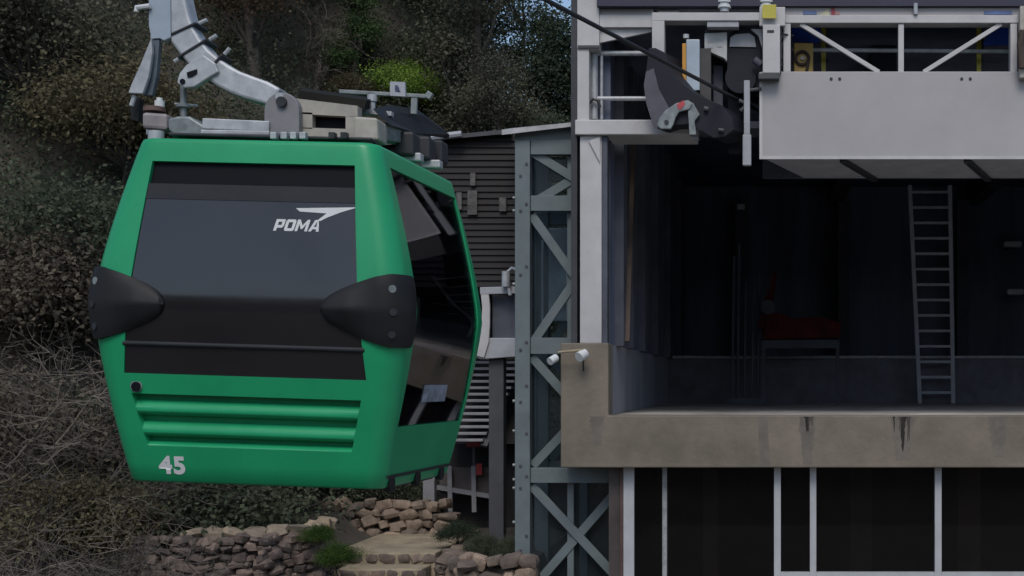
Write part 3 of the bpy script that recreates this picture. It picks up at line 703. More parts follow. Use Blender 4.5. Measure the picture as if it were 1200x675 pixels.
b = MB(); b.box(X(1052.5, F), X(1059, F), fy + .03, fy + .11, Z(84.8, F), Z(28.2, F)); b.build('centre_post', M_steel, mp, bevel=.005)
b = MB(); b.beam(P(938, 28.5, F + .01), P(1030, 85, F + .01), .055, .06); b.build('diagonal_brace', M_steel, mp, bevel=.004)
b = MB(); b.beam(P(1173, 28.5, F + .01), P(1082, 85, F + .01), .055, .06); b.build('diagonal_brace', M_steel, mp, bevel=.004)
b = MB(); b.tube([P(927, 58.5, F + .5), P(1184, 60.5, F + .5)], .028, 8); b.build('mid_rail', M_galv, mp, smooth=True)
for p0, p1, c_ in ((941, 957, M_blue), (1153, 1186, M_blue)):
    b = MB(); b.box(X(p0, F), X(p1, F), fy + .052, fy + .058, Z(17, F), Z(13, F)); b.build('beam_decal', mat('decal_blue', (.10, .16, .33), .5), mp)
b = MB(); b.prism([P(960, 18, fy + .05), P(971, 9, fy + .05), P(972, 18, fy + .05)], (0, .008, 0)); b.build('beam_decal', mat('decal_cream', (.55, .52, .36), .5), mp)
b = MB(); b.prism([P(974, 9, fy + .05), P(978, 9.5, fy + .05), P(979, 17.5, fy + .05), P(974, 17.5, fy + .05)], (0, .008, 0)); b.build('beam_decal', mat('decal_red', (.34, .05, .06), .5), mp)
b = MB(); b.prism([P(979.5, 12, fy + .05), P(984, 14, fy + .05), P(984, 17, fy + .05), P(980, 17.5, fy + .05)], (0, .008, 0)); b.build('beam_decal', mat('decal_pink', (.42, .22, .2), .5), mp)
b = MB(); b.tube([P(1073, 4, fy), P(1073, 17, fy)], .028, 8); b.build('beam_lug', M_galv, mp, smooth=True)
# deck and underside plates between cross beams
b = MB(); b.box(X(893, F), X(1330, F), fy + .05, fy + 1.75, Z(99, F), Z(95, F)); b.build('platform_deck', M_rib, mp)
zz = Z(186, F)
for p0, p1 in ((896, 985), (990, 1130), (1136, 1330)):
    b = MB(); sh = .0
    b.hexa([(X(p0, F), fy + .05, zz), (X(p1, F), fy + .05, zz), (X(p1, F) + .55, fy + 1.72, zz), (X(p0, F) + .55, fy + 1.72, zz), (X(p0, F), fy + .05, zz + .02), (X(p1, F), fy + .05, zz + .02), (X(p1, F) + .55, fy + 1.72, zz + .02), (X(p0, F) + .55, fy + 1.72, zz + .02)])
    b.build('underside_plate', M_soffit, mp)
for p0 in (987.5, 1133):
    b = MB(); b.beam((X(p0, F), fy + .06, zz - .02), (X(p0, F) + .55, fy + 1.74, zz - .02), .08, .06, (0, 0, 1)); b.build('cross_member', M_dark, mp)
b = MB(); b.box(X(893, F), X(1330, F), fy + 1.76, fy + 1.8, zz, Z(95, F)); b.build('rear_panel', M_rib, mp)
# end bracket with yellow square
eb_ = MB(); eb_.box(X(894, F), X(914, F), fy - .16, fy - .02, Z(90, F), Z(34, F)); eb_.box(X(890, F), X(920, F), fy - .10, fy - .015, Z(34, F), Z(12, F))
ebo = eb_.build('end_bracket', M_steel, mp, bevel=.008)
b = MB(); b.box(X(889, F), X(913, F), fy - .17, fy - .015, Z(97, F), Z(90.5, F)); b.build('bracket_foot', M_post, ebo, bevel=.006)
b = MB(); b.box(X(893.5, F), X(909.5, F), fy - .19, fy - .17, Z(27.5, F), Z(11.5, F)); b.build('yellow_square', M_yellow, ebo, bevel=.003)
b = MB(); b.box(X(899, F), X(907, F), fy - .165, fy - .158, Z(43.5, F), Z(40.5, F)); b.build('bracket_slot', M_dark, ebo)
b = MB()
for k in range(6): b.tube([P(916 + random.uniform(-2, 2), 32 + k * 9, fy - .03), P(916 + random.uniform(-3, 3), 42 + k * 9, fy - .03)], .018, 6)
b.build('cable_loom', M_dark, ebo)
b = MB(); b.tube([P(908, 36, fy - .1), P(918, 40, fy - .03), P(930, 42, fy + .1)], .012, 6); b.build('cable_lead', M_dark, ebo)
b = MB(); b.box(X(1192, F), X(1212, F), fy - .14, fy - .02, Z(95, F), Z(12, F)); b.build('end_bracket', M_cream, mp, bevel=.008)
b = MB(); b.tube([P(1199, 36, fy - .16), P(1196, 52, fy - .16), P(1198, 80, fy - .16)], .05, 8); b.build('cable_loom', mat('loom_brown', (.06, .04, .03), .7), mp)

# things standing on the platform behind the truss
pz = Z(95, F)
hb_ = empty('hose_box', P(944, 84, F + .4), 'ochre yellow box with a dark ring at the platform end', 'hose box')
b = MB(); b.box(X(930.5, F + .35), X(953, F + .35), F + .35, F + .62, pz + .01, Z(50, F + .35)); b.build('box_body', M_ochre, hb_, bevel=.012)
b = MB(); n = 20; c = P(940, 68, F + .335)
b.tube([c + Vector((math.cos(2 * math.pi * k / n), 0, math.sin(2 * math.pi * k / n))) * (.085) for k in range(n)] + [c + Vector((.085, 0, 0))], .022, 8); b.tube([c + Vector((.085, 0, 0)), c + Vector((.06, 0, -.17))], .02, 8)
b.build('ring', mat('ring_brown', (.035, .02, .014), .7), hb_, smooth=True)
b = MB(); b.disc(P(940.5, 68, F + .345), (0, -1, 0), .03, .02, 12); b.build('ring_hub', M_cream, hb_)
for pts_, lab in (([(927, 29), (957, 29), (966, 42), (958, 50), (930, 49)], 'blue tarpaulin hung above the ochre hose box'), ([(1152, 50), (1160, 40), (1178, 29), (1184, 29), (1184, 52), (1154, 53)], 'blue tarpaulin at the far end of the trussed frame')):
    tp = empty('tarpaulin', P(pts_[0][0], pts_[0][1], F + .66), lab, 'tarpaulin', 'blue tarpaulins on the platform')
    b = MB(); b.prism([P(a_, c_, F + .66) for a_, c_ in pts_], (.0, .05, 0)); b.build('tarpaulin_sheet', M_blue, tp, bevel=.008)
    b = MB(); b.tube([P(pts_[0][0] - 1, 28, F + .69), P(pts_[2][0] + 6, 28, F + .69)], .02, 8); b.build('hanging_bar', M_dark, tp)
for px_, lab in ((965, 'slim yellow post behind the frame next to the ochre box'), (1147, 'slim yellow post behind the frame near its far end')):
    yp = empty('yellow_post', P(px_, 95, F + .8), lab, 'post', 'yellow posts on the platform')
    b = MB(); b.box(X(px_ - 2.6, F + .8), X(px_ + 2.6, F + .8), F + .78, F + .83, pz + .01, Z(33, F + .8)); b.build('post_shaft', M_yellow, yp)
    b = MB(); b.box(X(px_ + 2.8, F + .8), X(px_ + 6, F + .8), F + .78, F + .83, Z(72, F + .8), Z(40, F + .8)); b.build('post_hinge', M_post, yp)

# ---- rope guide and gear at the rope entry
rg = empty('rope_guide', P(775, 150, F - .3), 'black curved horn-shaped rope guide under the steel rope', 'rope guide')
YQ = F - .30
out_ = [(760, 56), (768, 56), (780, 62), (784, 74), (790, 86), (801, 99), (815, 109), (832, 117), (848, 126), (858, 138), (860, 152), (850, 160), (836, 162), (824, 155), (806, 146), (786, 147), (772, 151), (766, 149), (757, 120), (754.5, 100), (757, 82)]
b = MB(); b.prism([P(a_, c_, YQ) for a_, c_ in out_], (.16, .42, 0)); hp = b.build('guide_horn', M_guide, rg, bevel=.01)
b = MB(); b.prism([P(a_, c_, YQ - .012) for a_, c_ in [(757, 84), (766, 80), (772, 104), (785, 128), (790, 147), (772, 151), (766, 149), (757, 120), (754.5, 100)]], (0, .011, 0)); b.build('wear_plate', mat('wear_grey', (.075, .075, .09), .55), hp)
b = MB(); b.prism([P(a_, c_, YQ - .07) for a_, c_ in [(770, 147), (772, 139), (780, 129), (792, 121), (806, 117), (812, 121), (808, 128), (796, 131), (792, 137), (789, 146), (786, 151), (774, 151)]], (0, .055, 0)); gbk = b.build('grey_bracket', M_cast, rg, bevel=.008)
b = MB(); b.prism([P(a_, c_, YQ - .076) for a_, c_ in [(793, 122), (801, 117.5), (803, 122), (798, 128), (795, 128)]], (0, .005, 0)); b.build('red_tag', mat('tag_red', (.40, .05, .06), .5), gbk)
b = MB(); b.disc(P(781, 143, YQ - .075), (0, -1, 0), .028, .012, 14); b.build('bracket_bolt', M_dark, gbk)
b = MB(); b.prism([P(a_, c_, YQ - .05) for a_, c_ in [(806, 130), (812, 120), (820, 134), (814, 142), (816, 158), (808, 158)]], (0, .1, 0)); b.build('grey_clevis', M_cast, rg, bevel=.006)
b = MB(); b.tube([P(825, 127, YQ - .03), P(830, 128, YQ - .03)], .03, 8); b.build('guide_bolt', M_post, rg)
b = MB(); b.tube([P(842, 152, YQ - .03), P(848, 153, YQ - .03)], .024, 8); b.build('guide_bolt', M_post, rg)
sb = empty('swing_bar', P(873, 196, F - .12), 'grey hanging steel bar at the edge of the sheet-clad platform', 'steel bar')
b = MB(); b.box(X(870.5, F), X(880.5, F), F - .16, F - .06, Z(196, F), Z(160, F)); b.build('bar_foot', M_soffit, sb, bevel=.012)
b = MB(); b.box(X(872, F), X(879, F), F - .15, F - .07, Z(160, F), Z(97, F)); b.build('bar_shaft', M_soffit, sb, bevel=.008)
b = MB(); b.tube([P(876, 106, F - .11), P(892, 104, F - .08)], .022, 8); b.tube([P(866, 118, F - .11), P(876, 122, F - .11), P(868, 130, F - .1)], .03, 8); b.build('bar_link', M_post, sb, smooth=True)
cb_ = empty('switch_cabinet', P(812, 104, F + .1), 'narrow grey switch cabinet with an orange edge behind the rope', 'cabinet')
b = MB(); b.box(X(804, F), X(820, F), F + .0, F + .26, Z(106, F), Z(46, F)); b.build('cabinet_body', M_bluegrey, cb_, bevel=.01)
b = MB(); b.box(X(799.5, F), X(804, F), F - .01, F + .22, Z(96, F), Z(51, F)); b.build('orange_edge', M_orange, cb_, bevel=.005)
b = MB(); b.disc(P(804, 45, F + .05), (0, 0, 1), .04, .05, 12); b.build('cabinet_knob', M_white, cb_, smooth=True)
b = MB(); b.box(X(779.6, F), X(893, F), F + .24, F + .9, Z(146, F), Z(138, F)); b.build('cabinet_shelf', M_rib, cb_)
b = MB(); b.box(X(820.2, F), X(833, F), F + .03, F + .2, Z(118, F), Z(56, F)); b.build('cabinet_side', mat('side_brown', (.05, .045, .042), .6), cb_)
jb = empty('junction_box', P(838, 70, F + .1), 'white junction box hung from the portal beam', 'junction box')
b = MB(); b.prism([P(a_, c_, F + .05) for a_, c_ in ((825.5, 39), (852, 37.5), (852, 72), (848, 68), (825.5, 58))], (0, .14, 0)); jbo = b.build('box_body', mat('box_offwhite', (.42, .43, .42), .5), jb, bevel=.008)
for a_, c_ in ((832, 47), (843, 46), (832, 54), (843, 53)):
    b = MB(); b.box(X(a_ - 3, F), X(a_ + 3, F), F + .044, F + .0495, Z(c_ + 1.2, F), Z(c_ - 1.2, F)); b.build('box_slot', M_soffit, jbo)
b = MB(); b.box(X(826, F), X(845, F), F + .06, F + .16, Z(37.8, F), Z(34.2, F)); b.build('box_hanger', M_dark, jb)
sv = empty('sheave_housing', P(872, 100, F + .1), 'dark arched sheave housing with a pale band beside the end bracket', 'sheave')
b = MB(); pts = [P(872 + 20 * math.cos(math.pi * k / 14), 52 - 20 * math.sin(math.pi * k / 14), F + .12) for k in range(15)] + [P(852, 104, F + .12), P(892, 104, F + .12)]
b.prism(pts, (0, .5, 0)); b.build('housing', M_guide, sv, bevel=.01)
b = MB(); b.prism([P(a_, c_, F + .1) for a_, c_ in ((855, 54.5), (856, 44), (862, 40), (878, 39), (884, 43), (886, 55))], (0, .018, 0)); b.build('pale_band', M_soffit, sv)
b = MB(); b.disc(P(868, 92, F + .115), (0, -1, 0), .2, .05, 24); b.build('sheave_wheel', M_guide, sv, smooth=True)
b = MB(); b.prism([P(a_, c_, F + .05) for a_, c_ in ((880, 34), (893, 34), (893, 56), (889, 42))], (0, .06, 0)); b.build('arch_spandrel', M_steel, sv)
b = MB(); b.tube([P(884, 70, F - .02), P(892, 76, F - .02)], .05, 10); b.build('housing_stud', M_rib, sv, smooth=True)
# swing arm below rope, dark girders behind
gd = empty('rope_girder', P(860, 150, F + .3), 'dark steel girder carrying the rope gear inside the opening', 'girder')
b = MB(); b.beam(P(822, 62, F + .3), P(892, 112, F + .8), .26, .16); b.build('girder_web', M_guide, gd, bevel=.01)
b = MB(); b.box(X(835, F), X(846, F), F + .32, F + .45, Z(140, F), Z(70, F)); b.build('girder_strut', M_rib, gd)
b = MB(); b.box(X(852, F), X(868, F), F + .3, F + .6, Z(172, F), Z(100, F)); b.build('girder_block', M_guide, gd, bevel=.02)

# ladder inside
YL = 27.6
ld_ = empty('ladder', P(1097, 473, YL), 'grey aluminium ladder standing on the dark bay floor', 'ladder')
zf = zt - .006
a0, a1 = P(1078, 470, YL), P(1066, 217, YL); c0, c1 = P(1117, 470, YL), P(1113, 217, YL)
for p0, p1 in ((a0, a1), (c0, c1)):
    p0 = Vector((p0.x, p0.y, zf)); b = MB(); b.beam(p0, p1, .085, .05); b.build('stile', M_ladder, ld_, bevel=.008)
for k in range(14):
    t = (k + .55) / 14; p0 = a0.lerp(a1, t); p1 = c0.lerp(c1, t)
    b = MB(); b.beam(p0, p1, .055, .045); b.build('rung', M_ladder, ld_, bevel=.006)
# red machine deep in the bay
rm = empty('red_trolley', P(930, 470, 26.5), 'dark red trolley with leaning red bars deep in the bay', 'trolley')
YM = 26.8; xz = lambda py_: Z(py_, YM)
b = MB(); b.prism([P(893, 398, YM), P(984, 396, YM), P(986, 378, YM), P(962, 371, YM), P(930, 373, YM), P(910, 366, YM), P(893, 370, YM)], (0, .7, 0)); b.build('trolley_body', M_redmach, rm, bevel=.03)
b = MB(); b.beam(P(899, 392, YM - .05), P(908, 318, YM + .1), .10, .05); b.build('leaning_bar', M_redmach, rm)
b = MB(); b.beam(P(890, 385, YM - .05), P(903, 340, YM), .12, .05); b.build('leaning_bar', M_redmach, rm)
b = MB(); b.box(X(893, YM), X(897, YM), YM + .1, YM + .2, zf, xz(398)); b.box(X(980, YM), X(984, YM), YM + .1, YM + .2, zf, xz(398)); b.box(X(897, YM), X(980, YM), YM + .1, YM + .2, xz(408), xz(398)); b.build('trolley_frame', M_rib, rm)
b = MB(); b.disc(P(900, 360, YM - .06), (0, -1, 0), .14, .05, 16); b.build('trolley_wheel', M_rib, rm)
pr_ = empty('pipe_stand', P(868, 470, 27), 'cluster of thin grey pipes beside the red trolley', 'pipes')
for k, (px_, t0, t1) in enumerate(((858, 300, 410), (864, 285, 430), (872, 330, 440), (881, 340, 425), (888, 322, 440))):
    b = MB(); b.tube([(X(px_, 27), 27, zf), (X(px_ + 2, 27), 27, Z(t0, 27))], .03, 6); b.build('pipe', M_rib, pr_, smooth=True)
b = MB(); b.box(X(855, 27), X(892, 27), 26.9, 27.1, zf, zf + .12); b.build('pipe_base', M_rib, pr_)
# small white boxes put in for bright glimmers at the back wall
for px_, py_, w_, lab in ((868, 242, .10, 'small pale box for a glimmer high on the dark back wall'), (1187, 286, .22, 'pale box for a glimmer at the far end of the dark bay'), (1190, 342, .20, 'lower pale box for a glimmer at the far end of the dark bay')):
    e_ = empty('glimmer_box', P(px_, py_, 33.1), lab, 'glimmer box', 'pale glimmer boxes on the back wall')
    b = MB(); c = P(px_, py_, 33.1); b.box(c.x - w_, c.x + w_, c.y, c.y + .2, c.z - .07, c.z + .07); b.build('glimmer_cover', M_white, e_, bevel=.03)
    b = MB(); b.box(c.x - .05, c.x + .05, c.y + .2, 34.0, c.z - .05, c.z + .05); b.build('glimmer_bracket', M_rib, e_)

# floodlights on the parapet corner
fl = empty('floodlight', P(672, 402, F), 'twin white floodlight on a short bar at the concrete corner', 'floodlight')
YF = F - .18
b = MB(); b.tube([P(654, 413, YF), P(684, 410, YF)], .016, 8); b.tube([P(682, 411, YF), P(682, 411, F)], .016, 8); b.build('mounting_bar', M_sand, fl, smooth=True)
for px_, py_, s_ in ((651, 419, .05), (685, 414, .065)):
    b = MB(); c = P(px_, py_, YF); b.disc(c + Vector((0, .04, 0)), (-.45, -.6, -.35), s_, .12, 14); hd = b.build('lamp_head', M_white, fl, smooth=True)
b = MB(); b.tube([P(683, 418, YF), P(684, 434, F - .01)], .01, 6); b.build('lamp_cable', M_dark, fl)

# ================================================================== LIFT TOWER
YT = 18.1
lt = empty('lift_tower', (X(640, YT), YT, -1.0), 'grey-green steel lattice lift tower with glass panels beside the station', 'tower')
gz = -1.2
def T(px, py): return P(px, py, YT)
xl, xr = X(615, YT), X(672, YT) + .03
D2 = 1.5
b = MB(); b.box(X(605, YT), X(622.5, YT), YT - .1, YT + .1, gz, Z(166, YT)); tpf = b.build('corner_post', M_tower, lt, bevel=.006)
for k, py_ in enumerate((238, 252, 318, 332, 405, 418, 455, 475, 505, 540, 555, 572, 620, 640)):
    pass
b = MB(); b.box(X(660, YT) + .05, X(672, YT), YT + .02, YT + .12, gz, Z(166, YT)); b.build('corner_post', M_tower, lt, bevel=.006)
for px0, px1 in ((605, 622.5), (662, 672)):
    b = MB(); b.box(X(px0, YT), X(px1, YT), YT + D2 - .1, YT + D2 + .1, gz, Z(166, YT)); b.build('corner_post', M_tower, lt, bevel=.006)
for p0, p1, xe in ((165, 182, 673), (230, 248, 673), (396, 415, 673), (548, 565.5, 727)):
    b = MB(); b.box(X(622.8, YT), X(xe, YT), YT - .07, YT + .06, Z(p1, YT), Z(p0, YT)); b.build('cross_bar', M_tower, lt, bevel=.005)
    b = MB(); b.box(X(622.8, YT), X(662, YT), YT + D2 - .06, YT + D2 + .06, Z(p1, YT), Z(p0, YT)); b.build('cross_bar', M_tower, lt)
for a_, c_, d_, e_ in ((623, 178, 673, 209), (673, 209, 624, 238), (623, 252, 673, 323), (673, 330, 624, 402), (623, 418, 673, 474), (673, 494, 624, 546), (623, 569, 728, 682), (728, 569, 627, 686)):
    b = MB(); b.beam(T(a_, c_) + Vector((0, .02 if a_ > 660 else 0, 0)), T(d_, e_) + Vector((0, .02 if a_ > 660 else 0, 0)), .115, .05 if a_ < 660 else .04); b.build('diagonal_brace', M_tower, lt, bevel=.004)
    if d_ < 690 and a_ < 690:
        b = MB(); b.beam(T(a_, c_) + Vector((0, D2, 0)), T(d_, e_) + Vector((0, D2, 0)), .10, .05); b.build('diagonal_brace', M_tower, lt)
for p0, p1 in ((182, 230), (248, 396), (415, 548)):
    b = MB(); b.box(X(622, YT), X(662, YT), YT + .13, YT + .142, Z(p1, YT), Z(p0, YT)); b.build('glass_panel', M_tglass, lt)
    b = MB(); b.box(X(608, YT), X(608, YT) + .012, YT + .1, YT + D2 - .1, Z(p1, YT), Z(p0, YT)); b.build('glass_panel', M_tglass, lt)
b = MB(); b.box(X(622, YT), X(727, YT), YT + .13, YT + .142, gz, Z(566, YT)); b.build('glass_panel', M_tglass, lt)
b = MB(); b.box(X(634.5, YT + .7), X(637, YT + .7), YT + .68, YT + .72, Z(385, YT), Z(275, YT)); b.build('guide_rail', M_mull, lt)
b = MB(); b.box(X(645, YT + .7), X(672, YT + .7), YT + .5, YT + 1.2, Z(375, YT), Z(262, YT)); b.build('lift_car', mat('lift_car', (.30, .34, .37), .4), lt, bevel=.02)
b = MB(); b.hexa([P(588, 158, YT - .2), P(676, 147.5, YT - .2), P(680, 147, YT + D2 + .2) , P(597, 156, YT + D2 + .2), P(588, 152, YT - .2), P(676, 143, YT - .2), P(680, 142.5, YT + D2 + .2), P(597, 150.5, YT + D2 + .2)]); b.build('tower_roof', mat('roof_pale', (.40, .40, .40), .5), lt)
b = MB(); b.prism([P(603, 166, YT - .05), P(673, 166, YT - .05), P(673, 148.5, YT - .05), P(603, 156.6, YT - .05)], (0, .1, 0)); b.build('gable_plate', M_tower, lt)
bolt_rows = (192, 206, 239, 247, 312, 322, 401, 410, 452, 471, 508, 546, 558, 572, 628, 645)
for i, py_ in enumerate(bolt_rows):
    b = MB(); b.disc(P(610 if i % 2 else 617, py_, YT - .1), (0, -1, 0), .02, .012, 8); b.build('bolt', M_post, tpf)
for py_ in (232, 247, 333, 470, 505, 545, 562, 572, 612, 655):
    b = MB(); b.disc(P(605, py_, YT), (-1, 0, 0), .022, .045, 8); b.build('bolt', M_cast, tpf)

# ================================================================== CLAD SHED, LANDING, STAIRS
YS = 20.2
sh_ = empty('clad_shed', (X(520, YS), YS, 1.2), 'dark brown slatted shed behind the green cabin', 'shed')
zs0, zs1 = Z(336, YS), Z(158, YS)
xs0, xs1 = X(440, YS), X(606, YS)
b = MB(); b.box(xs0, xs1, YS + .04, YS + 3, zs0, Z(160, YS)); b.build('shed_body', M_clad, sh_)
b = MB(); b.box(xs0 + .1, xs1 - .1, YS + 2.2, YS + 2.9, -.3, zs0); b.build('shed_base', M_clad, sh_)
n = 24
b = MB()
for k in range(n):
    z0 = zs0 + (zs1 - zs0) * k / n; z1 = zs0 + (zs1 - zs0) * (k + 1) / n
    b.hexa([(xs0, YS - .022, z0), (xs1, YS - .022, z0), (xs1, YS + .038, z0), (xs0, YS + .038, z0), (xs0, YS + .005, z1), (xs1, YS + .005, z1), (xs1, YS + .038, z1), (xs0, YS + .038, z1)])
b.build('wall_slats', M_clad, sh_)
b = MB(); b.hexa([P(430, 172, YS - .15), P(600, 156, YS - .15), P(606, 156, YS + 3), P(440, 170, YS + 3), P(430, 167, YS - .15), P(600, 151, YS - .15), P(606, 151, YS + 3), P(440, 165, YS + 3)]); b.build('shed_roof', M_post, sh_)
b = MB(); b.tube([P(505, 161.5, YS - .2), P(541, 157, YS - .2)], .05, 8); b.build('gutter', M_soffit, sh_, smooth=True)
for a_, c_, d_, e_ in ((536, 226, 542, 246), (549, 224, 560, 252), (552, 203, 558, 218), (586, 232, 594, 248)):  # pale panels put in for bright reflections on the slats
    b = MB(); b.box(X(a_, YS), X(d_, YS), YS - .06, YS - .04, Z(e_, YS), Z(c_, YS)); b.build('reflection_panel', mat('reflection_panel', (.10, .095, .09), .7, var=.35, scale=9), sh_)

ld2 = empty('access_landing', (X(585, 19), 19, 0), 'pale steel landing with a dark screen on a thick grey post', 'landing')
YN = 19.0
b = MB(); b.prism([P(a_, c_, YN) for a_, c_ in ((569, 396), (606, 396), (606, 418), (563, 421), (558, 419))], (0, 1.1, 0)); b.build('landing_slab', M_soffit, ld2, bevel=.01)
b = MB(); b.sweep([P(568, 340, YN), P(570, 360, YN), P(569.5, 380, YN), P(567, 400, YN), P(562, 418, YN)], [.11, .11, .12, .15, .14], .06); b.build('curved_post', M_steel, ld2, bevel=.008)
b = MB(); b.beam(P(563, 341, YN), P(605, 340, YN), .10, .07); b.build('top_rail', M_soffit, ld2, bevel=.008)
b = MB(); b.box(X(575, YN), X(605, YN), YN + .12, YN + .15, Z(396, YN), Z(345, YN)); b.build('dark_screen', M_rib, ld2)
b = MB(); b.box(X(571, YN), X(588.5, YN), YN + .1, YN + .32, -.25, Z(419, YN)); b.build('support_post', M_post, ld2, bevel=.008)
w2 = empty('wall_lantern', P(596, 345, YN - .1), 'small pale lantern above the landing rail against the tower post', 'lantern')
b = MB(); b.tube([P(593, 336, YN - .1), P(593, 318, YN - .1)], .06, 10); b.build('lantern_body', M_galv, w2, smooth=True)
b = MB(); b.tube([P(593, 320, YN - .1), P(600, 314, YN - .1), P(605, 316, YN - .2)], .02, 8); b.tube([P(595, 334, YN - .1), P(598, 346, YN - .1)], .025, 8); b.build('lantern_arm', M_galv, w2, smooth=True)

ss = empty('metal_staircase', (X(560, 20.4), 20.6, 0), 'open metal staircase with pale treads behind the landing post', 'staircase')
nt = 13
for k in range(nt):
    t = k / (nt - 1); py_ = 516 - 92 * t; Yk = 20.9 + .0 * k
    x0 = X(520 + 24 * t, Yk); x1 = X(566 + 40 * t, Yk)
    b = MB(); zc = Z(py_, Yk)
    b.box(x0, x1, Yk + .18 * k * .3, Yk + .18 * k * .3 + .24, zc - .02, zc + .022); b.build('tread', M_tread, ss, bevel=.006)
b = MB(); b.beam(P(517, 523, 20.95), P(546, 424, 22.1), .10, .05); b.build('stringer', M_post, ss)
b = MB(); b.beam(P(567, 523, 20.95), P(608, 424, 22.1), .10, .05); b.build('stringer', M_post, ss)
b = MB(); b.prism([P(525, 520, 21.6), P(612, 520, 21.6), P(612, 424, 22.2), P(540, 424, 22.2)], (0, .05, 0)); b.build('stair_soffit', M_clad, ss)
# post below the cabin, red panels and low fence under the stairs
sp_ = empty('support_post', (X(503.5, 21.2), 21.2, 0), 'slim grey post with a foot plate directly below the cabin corner', 'post')
b = MB(); b.box(X(497, 21.2), X(510.5, 21.2), 21.12, 21.28, .0, Z(560, 21.2)); b.build('post_shaft', M_pivot, sp_, bevel=.006)
b = MB(); b.box(X(494, 21.2), X(513.5, 21.2), 21.08, 21.32, -.04, .02); b.build('foot_plate', M_post, sp_)
YE = 21.6
lf = empty('low_fence', (X(545, YE), YE, .5), 'low pale fence with posts beneath the metal staircase', 'fence')
b = MB(); b.beam(P(512, 571, YE), P(578, 582, YE), .07, .06, (0, 1, 0)); b.build('bottom_rail', M_pivot, lf)
for px_ in (527, 555):
    b = MB(); b.beam(P(px_, 546, YE - .02), P(px_ + 1, 600, YE - .02), .07, .05); b.build('fence_post', M_pivot, lf)
b = MB(); b.box(X(514, YE), X(572, YE), YE + .06, YE + .1, Z(580, YE), Z(548, YE)); b.build('infill_board', mat('board_brown', (.09, .075, .068), .8, var=.2), lf)
rs = empty('red_sign', P(556, 522, YE + .1), 'small dark red board with a corner below the stair treads', 'sign board')
b = MB(); b.box(X(546, YE), X(563, YE), YE + .0, YE + .04, Z(524, YE), Z(513, YE)); b.build('upper_board', mat('dull_red', (.15, .016, .018), .6), rs)
b = MB(); b.box(X(559, YE), X(566, YE), YE - .08, YE - .04, Z(556, YE), Z(543, YE)); b.build('lower_board', M_red, rs)
b = MB(); b.box(X(553, YE), X(556, YE), YE + .04, YE + .07, Z(600, YE), Z(515, YE)); b.build('sign_post', M_post, rs)

# ================================================================== GROUND, PATH, WALLS
def sstep(a, b_, x):
    t = np.clip((x - a) / (b_ - a), 0, 1); return t * t * (3 - 2 * t)


def ground_h(x, y):
    x = np.asarray(x, float); y = np.asarray(y, float)
    lf_ = sstep(-5.9, -6.7, x)
    base = -1.3 + 1.26 * (lf_ * sstep(15.2, 17.2, y) + (1 - lf_) * sstep(17.3, 18.9, y))
    base = base + .40 * sstep(-6.0, -6.6, x) * sstep(16.8, 17.6, y)
    left = np.clip((-x - 6.5) * 1.0, 0, 9)
    s = np.clip(y - 23.0 + left * 1.0, 0, None)
    R = 7.0 + 40 * sstep(-.18, -.29, x / np.clip(y, 15, None))
    h = base + R * np.tanh(.80 * s / R)
    h = h + .16 * np.sin(x * 1.7 + y * .9) * np.clip(s / 3, 0, 1) + .2 * np.sin(x * .6 - y * 1.1) * np.clip(s / 3, 0, 1)
    ins = sstep(-3.3, -2.6, x) * sstep(15.0, 17.0, y)
    h = h * (1 - ins) - 1.62 * ins
    back = np.clip(-y - 28, 0, None)  # unseen hill behind the camera, raised to darken the glass reflections
    h = h + 21 * np.tanh(.65 * back / 21)
    return h


xs = np.unique(np.concatenate([np.linspace(-500, -60, 12), np.linspace(-60, 20, 81), np.linspace(20, 500, 14), np.linspace(-14, 4, 61)]))
ys = np.unique(np.concatenate([np.linspace(-400, -40, 14), np.linspace(-40, 10, 26), np.linspace(10, 60, 90), np.linspace(60, 500, 16)]))
GX, GY = np.meshgrid(xs, ys); GZ = ground_h(GX, GY)
nx, ny = len(xs), len(ys)
b = MB(); b.v = [tuple(v) for v in np.stack([GX.ravel(), GY.ravel(), GZ.ravel()], 1)]
b.f = [(j * nx + i, j * nx + i + 1, (j + 1) * nx + i + 1, (j + 1) * nx + i) for j in range(ny - 1) for i in range(nx - 1)]; b.t = [.5] * len(b.f)
tag(b.build('ground', M_soil, smooth=True, fix=False), kind='structure')

b = MB(); b.box(-2.9, 16, 2, 17.1, -1.5, -1.22); tag(b.build('bounce_apron', mat('bounce_paving', (.27, .255, .235), .9, var=.15, scale=1, bump=.2, bscale=20)), kind='structure')  # unseen pale paving, added to bounce light up onto soffits and cabin

# stepped path
b = MB(); x0, x1 = X(390, 18.5), X(512, 18.5)
b.box(x0, x1, 18.4, 21.3, -.9, .0)
b.box(x0 + .25, x1 - .05, 17.9, 18.398, -1.2, -.15); b.box(x0 + .3, x1 - .05, 17.3, 17.898, -1.4, -.30); b.box(x0 + .3, x1 - .05, 16.5, 17.298, -1.4, -.45)
tag(b.build('path', M_sand, bevel=.015), kind='structure')
b = MB()
for yy, zc, x_a in ((18.40, -.075, x0), (17.90, -.225, x0 + .25), (17.30, -.375, x0 + .3)):
    k = x_a
    while k < x1 - .1:
        w_ = random.uniform(.07, .14); b.rock((k + w_, yy - .002, zc), w_, .025, .058, random.random()); k += w_ * 2.05
tag(b.build('path_risers', M_stone, smooth=True, sharp=38), kind='structure')


